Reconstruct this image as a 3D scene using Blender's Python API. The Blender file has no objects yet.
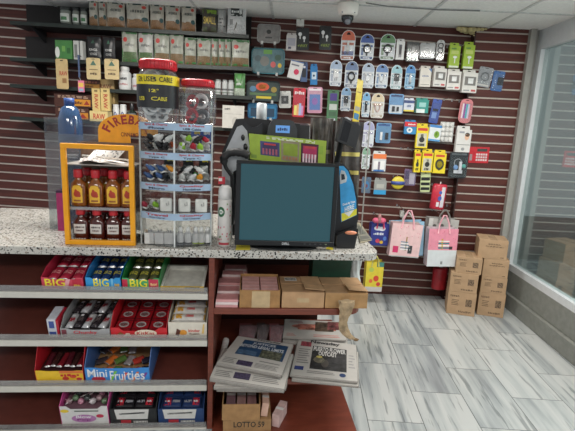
import bpy, math, random
from mathutils import Vector, Matrix
random.seed(7)
PI = math.pi
sc = bpy.context.scene
COL = sc.collection

# ------------------------------------------------------------------ camera
FPX, PITCH, ROLL, CAMH = 442.3, 0.197, 0.047, 1.55
Fv = Vector((0, math.cos(PITCH), -math.sin(PITCH)))
_R0 = Vector((1, 0, 0)); _U0 = Vector((0, math.sin(PITCH), math.cos(PITCH)))
Rv = _R0*math.cos(ROLL) + _U0*math.sin(ROLL)
Uv = -_R0*math.sin(ROLL) + _U0*math.cos(ROLL)
CAM = Vector((0, 0, CAMH))
cd = bpy.data.cameras.new('camera'); cam = bpy.data.objects.new('camera', cd); COL.objects.link(cam)
cd.sensor_width = 36; cd.sensor_fit = 'HORIZONTAL'; cd.lens = FPX*36/575; cd.clip_start = .05
mw = Matrix.Identity(4)
for i, a in enumerate((Rv, Uv, -Fv)):
    for j in range(3): mw[j][i] = a[j]
mw.translation = CAM
cam.matrix_world = mw
sc.camera = cam

# ------------------------------------------------------------------ light
w = bpy.data.worlds.new('world'); sc.world = w; w.use_nodes = True
bg = w.node_tree.nodes['Background']; bg.inputs[0].default_value = (0.90, 0.95, 1.0, 1); bg.inputs[1].default_value = 0.46
def area(name, loc, rot, sx, sy, power, col=(1, .97, .92)):
    l = bpy.data.lights.new(name, 'AREA'); l.shape = 'RECTANGLE'; l.size = sx; l.size_y = sy; l.energy = power; l.color = col
    o = bpy.data.objects.new(name, l); COL.objects.link(o); o.location = loc; o.rotation_euler = rot; return o
LAMPS = [(-1.0, 2.45), (1.25, 2.45), (-1.0, -.7), (1.25, -.7)]
for (lx, ly) in LAMPS:
    area('troffer_light', (lx, ly, 2.43), (0, 0, 0), 1.1, .5, 36)
area('daylight', (2.35, 2.0, 1.4), (0, math.radians(90), 0), 1.9, 3.0, 26, (.92, .96, 1))
vs = sc.view_settings
vs.view_transform = 'Standard'; vs.look = 'None'; vs.gamma = 1; vs.use_curve_mapping = False; vs.exposure = 0.15

# ------------------------------------------------------------------ pixel helpers
CYAW, CD = 0.094, 2.059                       # counter frame
CU = Vector((math.cos(CYAW), math.sin(CYAW), 0)); CV = Vector((-math.sin(CYAW), math.cos(CYAW), 0)); CO = Vector((0, CD, 0))
WYAW, WTILT = 0.03, 0.026                      # back wall frame
WX = Vector((math.cos(WYAW), math.sin(WYAW), 0)); WN = Vector((-math.sin(WYAW), math.cos(WYAW), 0)); WO = Vector((1.45, 4.10, 0))
def ray(px, py):
    return (Fv*FPX + Rv*(px-287.5) - Uv*(py-215.5)).normalized()
def hit(px, py, O, N):
    d = ray(px, py); return CAM + d*((O-CAM).dot(N)/d.dot(N))
def Yp(px, py, Y): return hit(px, py, Vector((0, Y, 0)), Vector((0, 1, 0)))
def Zp(px, py, z): return hit(px, py, Vector((0, 0, z)), Vector((0, 0, 1)))
def Wp(px, py, off): return hit(px, py, WO - WN*off, WN)
def Cp(px, py, v):                             # world point on counter plane v
    return hit(px, py, CO + CV*v, CV)
def loc(P):                                    # world -> counter u,v,z
    d = P - CO; return Vector((d.dot(CU), d.dot(CV), P.z))
def Cuz(px, py, v): return loc(Cp(px, py, v))
def Cz(px, py, z): return loc(Zp(px, py, z))
def cw(u, v, z): return CO + CU*u + CV*v + Vector((0, 0, z))

# ------------------------------------------------------------------ materials
def lin(c):
    return tuple(((x/255)/12.92 if x/255 <= .04045 else ((x/255+.055)/1.055)**2.4) for x in c[:3]) + (1,)
_mc = {}
def M(c, rough=.5, metal=0, var=.08, scale=25, coat=0, bump=0):
    key = (tuple(c), rough, metal, var, scale, coat, bump)
    if key in _mc: return _mc[key]
    m = bpy.data.materials.new('surface'); m.use_nodes = True; nt = m.node_tree; b = nt.nodes['Principled BSDF']
    b.inputs['Roughness'].default_value = rough; b.inputs['Metallic'].default_value = metal; b.inputs['Coat Weight'].default_value = coat
    n = nt.nodes.new('ShaderNodeTexNoise'); n.inputs['Scale'].default_value = scale; n.inputs['Detail'].default_value = 3
    tc = nt.nodes.new('ShaderNodeTexCoord'); nt.links.new(tc.outputs['Object'], n.inputs['Vector'])
    r = nt.nodes.new('ShaderNodeValToRGB'); L = lin(c)
    r.color_ramp.elements[0].color = tuple(x*(1-var*2) for x in L[:3])+(1,); r.color_ramp.elements[0].position = .3
    r.color_ramp.elements[1].color = tuple(min(1, x*(1+var*2)) for x in L[:3])+(1,); r.color_ramp.elements[1].position = .7
    nt.links.new(n.outputs['Fac'], r.inputs['Fac']); nt.links.new(r.outputs['Color'], b.inputs['Base Color'])
    if bump:
        bp = nt.nodes.new('ShaderNodeBump'); bp.inputs['Strength'].default_value = bump; bp.inputs['Distance'].default_value = .004
        nt.links.new(n.outputs['Fac'], bp.inputs['Height']); nt.links.new(bp.outputs['Normal'], b.inputs['Normal'])
    _mc[key] = m; return m
def clear(tint=(255, 255, 255), gloss=.10, name='clear_plastic', rough=.08, film=.0, filmcol=(200, 200, 205)):
    key = ('c', tint, gloss, rough, film, filmcol)
    if key in _mc: return _mc[key]
    m = bpy.data.materials.new(name); m.use_nodes = True; nt = m.node_tree; nt.nodes.clear()
    o = nt.nodes.new('ShaderNodeOutputMaterial'); t = nt.nodes.new('ShaderNodeBsdfTransparent'); g = nt.nodes.new('ShaderNodeBsdfGlossy')
    t.inputs[0].default_value = lin(tint); g.inputs['Roughness'].default_value = rough
    lw = nt.nodes.new('ShaderNodeLayerWeight'); lw.inputs[0].default_value = .35
    mr = nt.nodes.new('ShaderNodeMapRange'); mr.inputs[3].default_value = gloss; mr.inputs[4].default_value = min(1, gloss*4+.15)
    mx = nt.nodes.new('ShaderNodeMixShader')
    nt.links.new(lw.outputs['Facing'], mr.inputs[0]); nt.links.new(mr.outputs[0], mx.inputs[0])
    nt.links.new(t.outputs[0], mx.inputs[1]); nt.links.new(g.outputs[0], mx.inputs[2])
    out = mx
    if film:
        d = nt.nodes.new('ShaderNodeBsdfDiffuse'); d.inputs[0].default_value = lin(filmcol)
        m2 = nt.nodes.new('ShaderNodeMixShader'); m2.inputs[0].default_value = film
        nt.links.new(mx.outputs[0], m2.inputs[1]); nt.links.new(d.outputs[0], m2.inputs[2]); out = m2
    nt.links.new(out.outputs[0], o.inputs[0]); _mc[key] = m; return m
def emit(c, s):
    m = bpy.data.materials.new('lit_panel'); m.use_nodes = True; b = m.node_tree.nodes['Principled BSDF']
    b.inputs['Base Color'].default_value = lin(c); b.inputs['Emission Color'].default_value = lin(c); b.inputs['Emission Strength'].default_value = s; return m
CLEAR = clear(); ACRY = clear((240, 243, 243), .06, 'acrylic', film=.035); FILM = clear((252, 252, 252), .045, 'film', .12)
BLACK = M((16, 16, 18), .35); DARK = M((34, 34, 37), .5); WHITE = M((226, 224, 220), .45, var=.03); GREY = M((140, 142, 145), .5)
CHROME = M((190, 190, 190), .25, 1); SILVER = M((150, 152, 155), .35, .8)
KRAFT = M((178, 142, 105), .8, var=.07, scale=18); KRAFT2 = M((165, 130, 95), .8, var=.08, scale=18)
def speckle():
    m = bpy.data.materials.new('speckled_granite'); m.use_nodes = True; nt = m.node_tree; b = nt.nodes['Principled BSDF']
    b.inputs['Roughness'].default_value = .25; tc = nt.nodes.new('ShaderNodeTexCoord')
    prev = None
    base = nt.nodes.new('ShaderNodeRGB'); base.outputs[0].default_value = lin((186, 183, 176)); prev = base.outputs[0]
    for sc_, th, col, rnd in ((80, .30, (52, 50, 50), .5), (48, .24, (140, 128, 116), .5), (150, .24, (104, 102, 98), .5)):
        v = nt.nodes.new('ShaderNodeTexVoronoi'); v.inputs['Scale'].default_value = sc_
        nt.links.new(tc.outputs['Object'], v.inputs['Vector'])
        n = nt.nodes.new('ShaderNodeTexNoise'); n.inputs['Scale'].default_value = sc_*.4; nt.links.new(tc.outputs['Object'], n.inputs['Vector'])
        ad = nt.nodes.new('ShaderNodeMath'); ad.operation = 'MULTIPLY_ADD'; ad.inputs[1].default_value = .6; ad.inputs[2].default_value = th-.3
        nt.links.new(n.outputs['Fac'], ad.inputs[0])
        lt = nt.nodes.new('ShaderNodeMath'); lt.operation = 'LESS_THAN'; nt.links.new(v.outputs['Distance'], lt.inputs[0]); nt.links.new(ad.outputs[0], lt.inputs[1])
        mx = nt.nodes.new('ShaderNodeMix'); mx.data_type = 'RGBA'; nt.links.new(lt.outputs[0], mx.inputs[0]); nt.links.new(prev, mx.inputs[6]); mx.inputs[7].default_value = lin(col); prev = mx.outputs[2]
    nt.links.new(prev, b.inputs['Base Color']); return m
def wood(c, c2, scale=6, rough=.35):
    m = bpy.data.materials.new('wood_laminate'); m.use_nodes = True; nt = m.node_tree; b = nt.nodes['Principled BSDF']; b.inputs['Roughness'].default_value = rough
    tc = nt.nodes.new('ShaderNodeTexCoord'); mp = nt.nodes.new('ShaderNodeMapping'); mp.inputs['Scale'].default_value = (1.2, 6, 18)
    n = nt.nodes.new('ShaderNodeTexNoise'); n.inputs['Scale'].default_value = scale; n.inputs['Detail'].default_value = 6; n.inputs['Distortion'].default_value = .6
    r = nt.nodes.new('ShaderNodeValToRGB'); r.color_ramp.elements[0].position = .3; r.color_ramp.elements[1].position = .7
    r.color_ramp.elements[0].color = lin(c); r.color_ramp.elements[1].color = lin(c2)
    nt.links.new(tc.outputs['Object'], mp.inputs[0]); nt.links.new(mp.outputs[0], n.inputs['Vector']); nt.links.new(n.outputs['Fac'], r.inputs[0]); nt.links.new(r.outputs[0], b.inputs['Base Color']); return m
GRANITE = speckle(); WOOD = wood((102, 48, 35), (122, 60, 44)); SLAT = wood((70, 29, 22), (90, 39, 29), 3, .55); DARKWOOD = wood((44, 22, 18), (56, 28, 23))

# ------------------------------------------------------------------ mesh builder
_tc = {}
def glyphs(s, bold=.015):
    k = (s, bold)
    if k not in _tc:
        c = bpy.data.curves.new('t', 'FONT'); c.body = s; c.offset = bold; c.resolution_u = 2
        o = bpy.data.objects.new('t', c); me = bpy.data.meshes.new_from_object(o)
        vs_ = [v.co.copy() for v in me.vertices]; fs = [tuple(p.vertices) for p in me.polygons]
        x0 = min(v.x for v in vs_); x1 = max(v.x for v in vs_); y0 = min(v.y for v in vs_); y1 = max(v.y for v in vs_)
        _tc[k] = ([((v.x-x0)/(x1-x0), (v.y-y0)/(y1-y0)) for v in vs_], fs)
        bpy.data.objects.remove(o); bpy.data.curves.remove(c); bpy.data.meshes.remove(me)
    return _tc[k]
class MB:
    def __init__(s): s.v = []; s.f = []; s.mi = []; s.sm = []; s.mats = []
    def mat(s, m):
        if m not in s.mats: s.mats.append(m)
        return s.mats.index(m)
    def add(s, vs_, fs, m, smooth=False, X=None):
        k = len(s.v); i = s.mat(m)
        s.v += [tuple(X @ Vector(v)) if X else tuple(v) for v in vs_]
        for f in fs: s.f.append(tuple(a+k for a in f)); s.mi.append(i); s.sm.append(smooth)
    def box(s, x0, x1, y0, y1, z0, z1, m, X=None):
        vs_ = [(x, y, z) for x in (x0, x1) for y in (y0, y1) for z in (z0, z1)]
        s.add(vs_, [(0, 1, 3, 2), (4, 6, 7, 5), (0, 4, 5, 1), (2, 3, 7, 6), (0, 2, 6, 4), (1, 5, 7, 3)], m, X=X); return s
    def cbox(s, c, d, m, X=None):
        return s.box(c[0]-d[0]/2, c[0]+d[0]/2, c[1]-d[1]/2, c[1]+d[1]/2, c[2]-d[2]/2, c[2]+d[2]/2, m, X)
    def prism(s, pts, a0, a1, m, axis='y', X=None, front=None):
        n = len(pts)
        def P(p, a): return {'y': (p[0], a, p[1]), 'z': (p[0], p[1], a), 'x': (a, p[0], p[1])}[axis]
        vs_ = [P(p, a0) for p in pts] + [P(p, a1) for p in pts]
        s.add(vs_, [tuple(range(n, 2*n))[::-1]] + [(i, i+n, (i+1) % n+n, (i+1) % n) for i in range(n)], m, X=X)
        s.add(vs_[:n], [tuple(range(n))], front or m, X=X); return s
    def lathe(s, prof, m, n=20, sx=1, sy=1, X=None, smooth=True, pw=None):
        vs_ = []; fs = []
        for r, z in prof:
            for k in range(n):
                a = 2*PI*k/n; c, t = math.cos(a), math.sin(a)
                if pw: c = math.copysign(abs(c)**pw, c); t = math.copysign(abs(t)**pw, t)
                vs_.append((r*c*sx, r*t*sy, z))
        for i in range(len(prof)-1):
            for k in range(n): fs.append((i*n+k, i*n+(k+1) % n, (i+1)*n+(k+1) % n, (i+1)*n+k))
        if prof[0][0] > 1e-5: fs.append(tuple(range(n))[::-1])
        if prof[-1][0] > 1e-5: fs.append(tuple(range((len(prof)-1)*n, len(prof)*n)))
        s.add(vs_, fs, m, smooth, X); return s
    def ball(s, c, r, m, n=12, X=None):
        rx, ry, rz = r if isinstance(r, tuple) else (r, r, r)
        prof = [(max(1e-6, math.sin(PI*i/8)), -math.cos(PI*i/8)*rz) for i in range(9)]
        Y = Matrix.Translation(c)
        return s.lathe(prof, m, n, rx, ry, X=(X @ Y if X else Y))
    def tube(s, pts, r, m, n=7, X=None, closed=False):
        pts = [Vector(p) for p in pts]; vs_ = []; fs = []; N = len(pts); up = Vector((.13, .2, .97)).normalized()
        for i, p in enumerate(pts):
            a = pts[(i-1) % N] if (closed or i) else p; b = pts[(i+1) % N] if (closed or i < N-1) else p
            t = (b-a).normalized() if (b-a).length > 1e-9 else Vector((0, 0, 1)); x = t.cross(up)
            if x.length < .1: x = t.cross(Vector((1, 0, 0)))
            x.normalize(); y = t.cross(x); rr = r[i] if isinstance(r, (list, tuple)) else r
            vs_ += [tuple(p + x*rr*math.cos(2*PI*k/n) + y*rr*math.sin(2*PI*k/n)) for k in range(n)]
        for i in range(N if closed else N-1):
            j = (i+1) % N
            fs += [(i*n+k, i*n+(k+1) % n, j*n+(k+1) % n, j*n+k) for k in range(n)]
        if not closed: fs += [tuple(range(n)), tuple(range((N-1)*n, N*n))[::-1]]
        s.add(vs_, fs, m, True, X); return s
    def patch(s, F, u0, u1, v0, v1, m, e=.0006, nu=4, nv=4):
        vs_ = [F(u0+(u1-u0)*i/nu, v0+(v1-v0)*j/nv, e) for j in range(nv+1) for i in range(nu+1)]
        s.add(vs_, [(j*(nu+1)+i, j*(nu+1)+i+1, (j+1)*(nu+1)+i+1, (j+1)*(nu+1)+i) for j in range(nv) for i in range(nu)], m, True); return s
    def disc(s, F, u, v, ru, rv, m, e=.0009, n=16, a0=0, a1=2*PI):
        vs_ = [F(u, v, e)] + [F(u+ru*math.cos(a0+(a1-a0)*k/n), v+rv*math.sin(a0+(a1-a0)*k/n), e) for k in range(n+1)]
        s.add(vs_, [(0, k+1, k+2) for k in range(n)], m); return s
    def poly(s, F, pts, m, e=.0008):
        s.add([F(a, b, e) for a, b in pts], [tuple(range(len(pts)))], m); return s
    def scrawl(s, F, u0, u1, v0, v1, m, e, n):
        r = random.Random(n*7+int(u0*100)); rows = 1 if n < 9 else 2
        for q in range(rows):
            a, hh = u0, (v1-v0)/rows
            while a < u1-.001:
                w_ = min(u1-a, (u1-u0)*r.uniform(.06, .2)); s.patch(F, a, a+w_, v0+q*hh+hh*r.uniform(0, .2), v0+q*hh+hh*r.uniform(.6, .9), m, e, 1, 1); a += w_+(u1-u0)*.05
        return s
    def text(s, F, t, u0, u1, v0, v1, m, e=.0012, bold=.015):
        if t.startswith('~'): return s.scrawl(F, u0, u1, v0, v1, m, e, len(t))
        g, fs = glyphs(t, bold)
        s.add([F(u0+(u1-u0)*a, v0+(v1-v0)*b, e) for a, b in g], fs, m); return s
    def build(s, name, parent=None, smooth=None, bevel=0):
        me = bpy.data.meshes.new(name); me.from_pydata(s.v, [], s.f)
        for m in s.mats: me.materials.append(m)
        me.polygons.foreach_set('material_index', s.mi); me.polygons.foreach_set('use_smooth', s.sm)
        o = bpy.data.objects.new(name, me); COL.objects.link(o)
        if parent: o.parent = parent
        if bevel:
            b = o.modifiers.new('bevel', 'BEVEL'); b.width = bevel; b.segments = 2; b.limit_method = 'ANGLE'; b.angle_limit = .9
        me.update(); return o
def flat(w_, h_, y=0, z0=0):                   # front face of a thing, u 0..1 left to right, v 0..1 up
    return lambda u, v, e: ((u-.5)*w_, y-e, z0+v*h_)
def quad(A, B, C_, D, bump=lambda u, v: 0):     # A lower-left, B lower-right, C upper-right, D upper-left
    n = ((B-A).cross(D-A)).normalized()
    return lambda u, v, e: tuple(A*(1-u)*(1-v)+B*u*(1-v)+C_*u*v+D*(1-u)*v + n*(e+bump(u, v)))
def tag(o, label, cat, group=None, kind=None):
    if label: o['label'] = label
    if cat: o['category'] = cat
    if group: o['group'] = group
    if kind: o['kind'] = kind
    return o
def thing(name, label, cat, p=(0, 0, 0), rz=0, group=None, rot=None):
    o = bpy.data.objects.new(name, None); o.empty_display_size = .05; COL.objects.link(o)
    o.location = p; o.rotation_euler = rot or (0, 0, rz); return tag(o, label, cat, group)
def put(o, p, rz=0, rot=None): o.location = p; o.rotation_euler = rot or (0, 0, rz); return o
def copy_tree(o, p=None, rz=None, label=None, rot=None):
    def cp(a, par):
        c = a.copy(); COL.objects.link(c); c.parent = par
        for ch in kids.get(a.name, []): cp(ch, c)
        return c
    kids = {}
    for a in list(COL.objects):
        if a.parent: kids.setdefault(a.parent.name, []).append(a)
    c = cp(o, None)
    if p is not None: c.location = p
    if rz is not None: c.rotation_euler = (0, 0, rz)
    if rot is not None: c.rotation_euler = rot
    if label: c['label'] = label
    return c
def struct(o): o['kind'] = 'structure'; return o
def rnd(a, b): return random.uniform(a, b)
# ================================================================== SETTING
CEIL = 2.46
def tile_floor():
    m = bpy.data.materials.new('marble_tile'); m.use_nodes = True; nt = m.node_tree; L = nt.links; b = nt.nodes['Principled BSDF']
    tc = nt.nodes.new('ShaderNodeTexCoord'); mp = nt.nodes.new('ShaderNodeMapping')
    a = -.032
    mp.vector_type = 'POINT'; L.new(tc.outputs['Object'], mp.inputs[0])
    sep = nt.nodes.new('ShaderNodeSeparateXYZ'); L.new(mp.outputs[0], sep.inputs[0])
    def math_(op, x, y=None, z=None):
        n = nt.nodes.new('ShaderNodeMath'); n.operation = op
        for i, q in enumerate((x, y, z)):
            if q is None: continue
            if isinstance(q, (int, float)): n.inputs[i].default_value = q
            else: L.new(q, n.inputs[i])
        return n.outputs[0]
    S = .306
    col = math_('DIVIDE', sep.outputs[0], S); ci = math_('FLOOR', col); fx = math_('SUBTRACT', col, ci)
    par = math_('MODULO', math_('ADD', ci, 101), 2)           # running bond, half tile shift
    row = math_('ADD', math_('DIVIDE', sep.outputs[1], S*2), math_('MULTIPLY', par, .5)); ri = math_('FLOOR', row); fy = math_('SUBTRACT', row, ri)
    gx = math_('LESS_THAN', math_('SUBTRACT', .5, math_('ABSOLUTE', math_('SUBTRACT', fx, .5))), .008)
    gy = math_('LESS_THAN', math_('SUBTRACT', .5, math_('ABSOLUTE', math_('SUBTRACT', fy, .5))), .004)
    g = math_('MAXIMUM', gx, gy)
    idn = math_('ADD', math_('MULTIPLY', ci, 7.31), math_('MULTIPLY', ri, 3.77))
    cmb = nt.nodes.new('ShaderNodeCombineXYZ')
    L.new(math_('ADD', math_('MULTIPLY', sep.outputs[0], 1), math_('MULTIPLY', sep.outputs[1], -.015)), cmb.inputs[0])
    L.new(math_('MULTIPLY', sep.outputs[1], .075), cmb.inputs[1]); L.new(idn, cmb.inputs[2])
    n1 = nt.nodes.new('ShaderNodeTexNoise'); n1.inputs['Scale'].default_value = 11; n1.inputs['Detail'].default_value = 5; n1.inputs['Distortion'].default_value = .25; L.new(cmb.outputs[0], n1.inputs['Vector'])
    n2 = nt.nodes.new('ShaderNodeTexNoise'); n2.inputs['Scale'].default_value = 38; n2.inputs['Detail'].default_value = 4; n2.inputs['Distortion'].default_value = .2; L.new(cmb.outputs[0], n2.inputs['Vector'])
    r1 = nt.nodes.new('ShaderNodeValToRGB'); L.new(n1.outputs['Fac'], r1.inputs[0]); cr = r1.color_ramp
    cr.elements[0].position = .30; cr.elements[0].color = lin((132, 136, 138)); cr.elements[1].position = .58; cr.elements[1].color = lin((186, 188, 186))
    e = cr.elements.new(.40); e.color = lin((152, 157, 158)); e = cr.elements.new(.48); e.color = lin((173, 177, 176))
    r2 = nt.nodes.new('ShaderNodeValToRGB'); L.new(n2.outputs['Fac'], r2.inputs[0]); r2.color_ramp.elements[0].position = .34; r2.color_ramp.elements[0].color = (.45, .47, .48, 1); r2.color_ramp.elements[1].position = .42; r2.color_ramp.elements[1].color = (1, 1, 1, 1)
    mu = nt.nodes.new('ShaderNodeMix'); mu.data_type = 'RGBA'; mu.blend_type = 'MULTIPLY'; mu.inputs[0].default_value = .8; L.new(r1.outputs[0], mu.inputs[6]); L.new(r2.outputs[0], mu.inputs[7])
    mx = nt.nodes.new('ShaderNodeMix'); mx.data_type = 'RGBA'; L.new(g, mx.inputs[0]); L.new(mu.outputs[2], mx.inputs[6]); mx.inputs[7].default_value = lin((104, 106, 106))
    L.new(mx.outputs[2], b.inputs['Base Color']); b.inputs['Roughness'].default_value = .32
    return m
mb = MB(); mb.box(-3.2, 3.0, -2.6, 3.2, -.03, 0, tile_floor())
fl = struct(mb.build('floor')); fl.location = (.5, 2.466, 0); fl.rotation_euler = (0, 0, -.032)

def ceil_mat():
    m = M((238, 237, 233), .9, var=.025, scale=60, bump=.4); return m
mb = MB(); mb.box(-2.7, 2.35, -1.6, 4.3, CEIL, CEIL+.02, ceil_mat())
TB = M((205, 206, 204), .5)
# exposed T-bar grid, aligned with the seams of the photograph
gA = Zp(419, 22, CEIL); gB = Zp(497, 22, CEIL); gy0 = Zp(420, 7.5, CEIL).y
st = 0.61
for k in range(-8, 4):
    x = gA.x + k*st
    if -2.7 < x < 2.34: mb.box(x-.011, x+.011, -1.6, 4.3, CEIL-.006, CEIL+.001, TB)
for k in range(-5, 2):
    y = gy0 + k*1.22
    if -1.6 < y < 4.3: mb.box(-2.7, 2.35, y-.011, y+.011, CEIL-.007, CEIL+.001, TB)
struct(mb.build('ceiling'))

ALU = M((186, 176, 166), .5, 0, var=.04)
def slatwall(name, O, X, N, length, z0, z1, tilt, pitch_, phase, lines=1):
    """dark laminate slats with a metal insert in every groove"""
    mb = MB(); n = int((z1-z0)/pitch_)+3
    th = .018
    def P(a, b, z): return tuple(O + X*a + N*b + Vector((0, 0, z)))
    def bx(a0, a1, b0, b1, za, zb, m):
        vs_ = []
        for a in (a0, a1):
            for b in (b0, b1):
                for z in (za, zb):
                    zz = min(max(z + tilt*(-a), z0), z1); vs_.append(P(a, b, zz))
        mb.add(vs_, [(0, 1, 3, 2), (4, 6, 7, 5), (0, 4, 5, 1), (2, 3, 7, 6), (0, 2, 6, 4), (1, 5, 7, 3)], m)
    bx(-length, 0, th, th+.02, z0-1, z1+1, SLAT)
    for i in range(-2, n):
        za = z0 + phase + i*pitch_ - (tilt*length/2)
        if za > z1 or za+pitch_ < z0-.1: continue
        bx(-length, 0, 0, th, za+.0065, za+pitch_-.0065, SLAT)
        bx(-length, 0, .004, th, za-.0065, za+.0065, ALU)
    return struct(mb.build(name))
PT = .0775
qa = Wp(452, 34.8, 0); da = (qa-WO-WX*.16).dot(WX); ph = (qa.z + WTILT*da + WTILT*2.2) % PT
slatwall('wall_back', WO+WX*.16, WX, WN, 4.4, 0, CEIL, WTILT, PT, ph)
xr0 = Yp(457, 190, 4.03).x; xr1 = Yp(509, 170, 4.03).x
slatwall('wall_corner', Vector((xr1, 4.03, 0)), Vector((1, 0, 0)), Vector((0, 1, 0)), xr1-xr0, 0, CEIL, .0, PT, Yp(475, 31.7, 4.03).z % PT)
mb = MB(); mb.box(xr0-.012, xr0, 4.025, 4.12, 0, CEIL, DARKWOOD); struct(mb.build('trim_1'))
TRIM = M((150, 148, 142), .5, var=.03)
mb = MB(); mb.box(xr1, xr1+.05, 3.985, 4.09, 0, CEIL, TRIM); struct(mb.build('trim_2', bevel=.003))
# storefront on the right: low wall with a ledge, white frame and glass
WF = M((205, 208, 210), .4, var=.02); KN = M((128, 130, 124), .6, var=.05)
xk = xr1+.05
mb = MB(); mb.box(xk+.02, xk+.22, 1.2, 4.09, 0, .14, KN); mb.box(xk+.05, xk+.22, 1.2, 4.09, .14, .34, KN); struct(mb.build('wall_right', bevel=.006))
wn = struct(thing('window_1', None, None)); 
mb = MB()
mb.box(xk+.0, xk+.05, 4.05, 4.09, 0, CEIL, TRIM); mb.box(xk+.05, xk+.12, 3.98, 4.06, .34, CEIL, WF)
mb.box(xk+.05, xk+.12, 1.2, 3.98, .34, .40, WF); mb.box(xk+.05, xk+.12, 1.2, 3.98, 2.30, CEIL, WF)
for y in (2.9, 1.75): mb.box(xk+.05, xk+.12, y, y+.06, .40, 2.30, WF)
mb.build('window_frame', wn)
mb = MB(); mb.box(xk+.085, xk+.091, 1.2, 3.98, .40, 2.30, clear((225, 235, 232), .12, 'window_glass', .03)); mb.build('window_pane', wn)
mb = MB(); mb.box(xk+.5, xk+6, -1, 9, -.12, -.02, M((150, 150, 146), .8, var=.06, scale=4)); struct(mb.build('sidewalk'))

# ceiling lamps (behind and above the viewer)
for (lx, ly) in LAMPS:
    t = thing('ceiling_light', 'recessed fluorescent ceiling light with a white lens', 'ceiling light', (lx, ly, CEIL-.035), group='ceiling lights')
    b1 = MB(); b1.box(-.6, .6, -.3, .3, .012, .033, WHITE); b1.build('frame', t)
    b1 = MB(); b1.box(-.57, .57, -.27, .27, .009, .012, emit((255, 250, 240), 1.5)); b1.build('diffuser', t)

# ================================================================== COUNTER
ZT, ZB = .965, .927
pr = Cz(381, 252, ZT); pb = Cz(360, 219, ZT)
UR = Cz(379, 252, ZT).x
UL = -1.75
def rounded(u0, u1, v0, v1, r, n=6):
    pts = [(u0, v0)]
    pts += [(u1-r+r*math.sin(PI/2*k/n), v0+r-r*math.cos(PI/2*k/n)) for k in range(n+1)]
    pts += [(u1, v1), (u0, v1)]
    return pts
CR = (0, 0, CYAW)
ct = MB(); ct.prism(rounded(UL, UR, -.012, .86, .07), ZB, ZT, GRANITE, 'z')
o = put(ct.build('countertop', bevel=.006), CO, rot=CR); tag(o, 'long speckled white granite countertop over the candy shelves', 'countertop')
ud0 = Cuz(208.5, 300, .0).x; ud1 = Cuz(213.6, 262, .0).x; UD = ud0+.026
usr = Cuz(357, 378, .0).x
sA = .736 - .028; 
zA = Cuz(285, 309, .0).z; zS2 = Cuz(300, 379, .0).z; zB = .006
unit = thing('shelf_unit', 'reddish brown wooden shelf unit under the right half of the counter', 'shelf unit', CO, CYAW)
b1 = MB(); b1.box(ud0, UD, .0, .74, 0, ZB, WOOD); b1.build('side_panel', unit, bevel=.002)
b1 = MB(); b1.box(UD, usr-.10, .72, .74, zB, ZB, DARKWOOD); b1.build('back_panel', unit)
for z, t_ in ((zA, .03), (zS2, .03), (zB, .006)):
    b1 = MB(); b1.prism(rounded(UD, usr, .0, .72, .09) if z > .2 else [(UD, -.06), (usr+.012, -.06), (usr+.012, .72), (UD, .72)], z-t_, z, WOOD, 'z'); b1.build('shelf', unit, bevel=.003)
# candy rack at left
rk = thing('candy_rack', 'off white metal candy rack with four shelves under the counter', 'rack', CO, CYAW)
CREAM = M((196, 193, 184), .45, var=.02); SH = M((96, 50, 42), .35, var=.05)
TS = .20
ZS = [.740, .494, .250, .008]
for z in ZS:
    b1 = MB(); b1.box(UL, ud0-.004, .0, .46, -.018, 0, SH, X=Matrix.Translation((0, .014, z)) @ Matrix.Rotation(TS, 4, 'X')); s1 = b1.build('shelf', rk)
    b2 = MB(); b2.box(UL, ud0-.004, -.002, .012, z-.030, z+.0, CREAM); b2.build('price_rail', s1, bevel=.002)
    b2 = MB(); b2.box(UL, ud0-.006, .004, .007, z, z+.030, clear((240, 238, 232), .14, 'rail_plastic', .1, .10)); b2.build('clear_ledge', s1)
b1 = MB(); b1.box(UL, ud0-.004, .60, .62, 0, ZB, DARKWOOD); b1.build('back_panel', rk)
# ================================================================== WALL GOODS
HC = [0]
hook_src = None
def hook(px, py, L, at_=None):
    """wire hook in a slatwall groove: base clip, wire, turned-up tip"""
    global hook_src
    P = at_ if at_ is not None else Wp(px, py, 0)
    if hook_src is None:
        hook_src = {}
    k = round(L, 2)
    if k not in hook_src:
        t = thing('peg_hook', 'chrome wire peg hook in a slatwall groove', 'hook', P, WYAW, 'peg hooks on the slatwall')
        b = MB(); b.cbox((0, .001, -.004), (.012, .006, .02), SILVER); b.build('clip', t)
        b = MB(); b.tube([(0, 0, 0), (0, -k+.01, 0), (0, -k, .004), (0, -k-.004, .014)], .0028, CHROME, 6); b.build('wire', t)
        hook_src[k] = t; return t
    return copy_tree(hook_src[k], P)
HOLE = M((30, 18, 17), .8)
def pk_frame(x0, y0, x1, y1, off, name, label, cat, group=None, tilt=0, yaw=None, hk=True):
    """an Empty at the bottom centre of a hanging or standing package given its outline in the photograph and its distance off the wall"""
    xm = (x0+x1)/2; ym = (y0+y1)/2
    A = Wp(x0, ym, off); B = Wp(x1, ym, off); w_ = (B-A).length
    T = Wp(xm, y0, off); D = Wp(xm - (y1-y0)*0, y1, off); h_ = (T-D).length
    t = thing(name, label, cat, D, group=group)
    t.rotation_euler = (0, math.radians(tilt), WYAW + (rnd(-.12, .12) if yaw is None else yaw))
    if hk:
        Q = Wp(xm, y0+1.3, off-.008)
        hook(0, 0, max(.04, off+.004), at_=Q + WN*(off-.008-.0))
    return t, w_, h_
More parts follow.
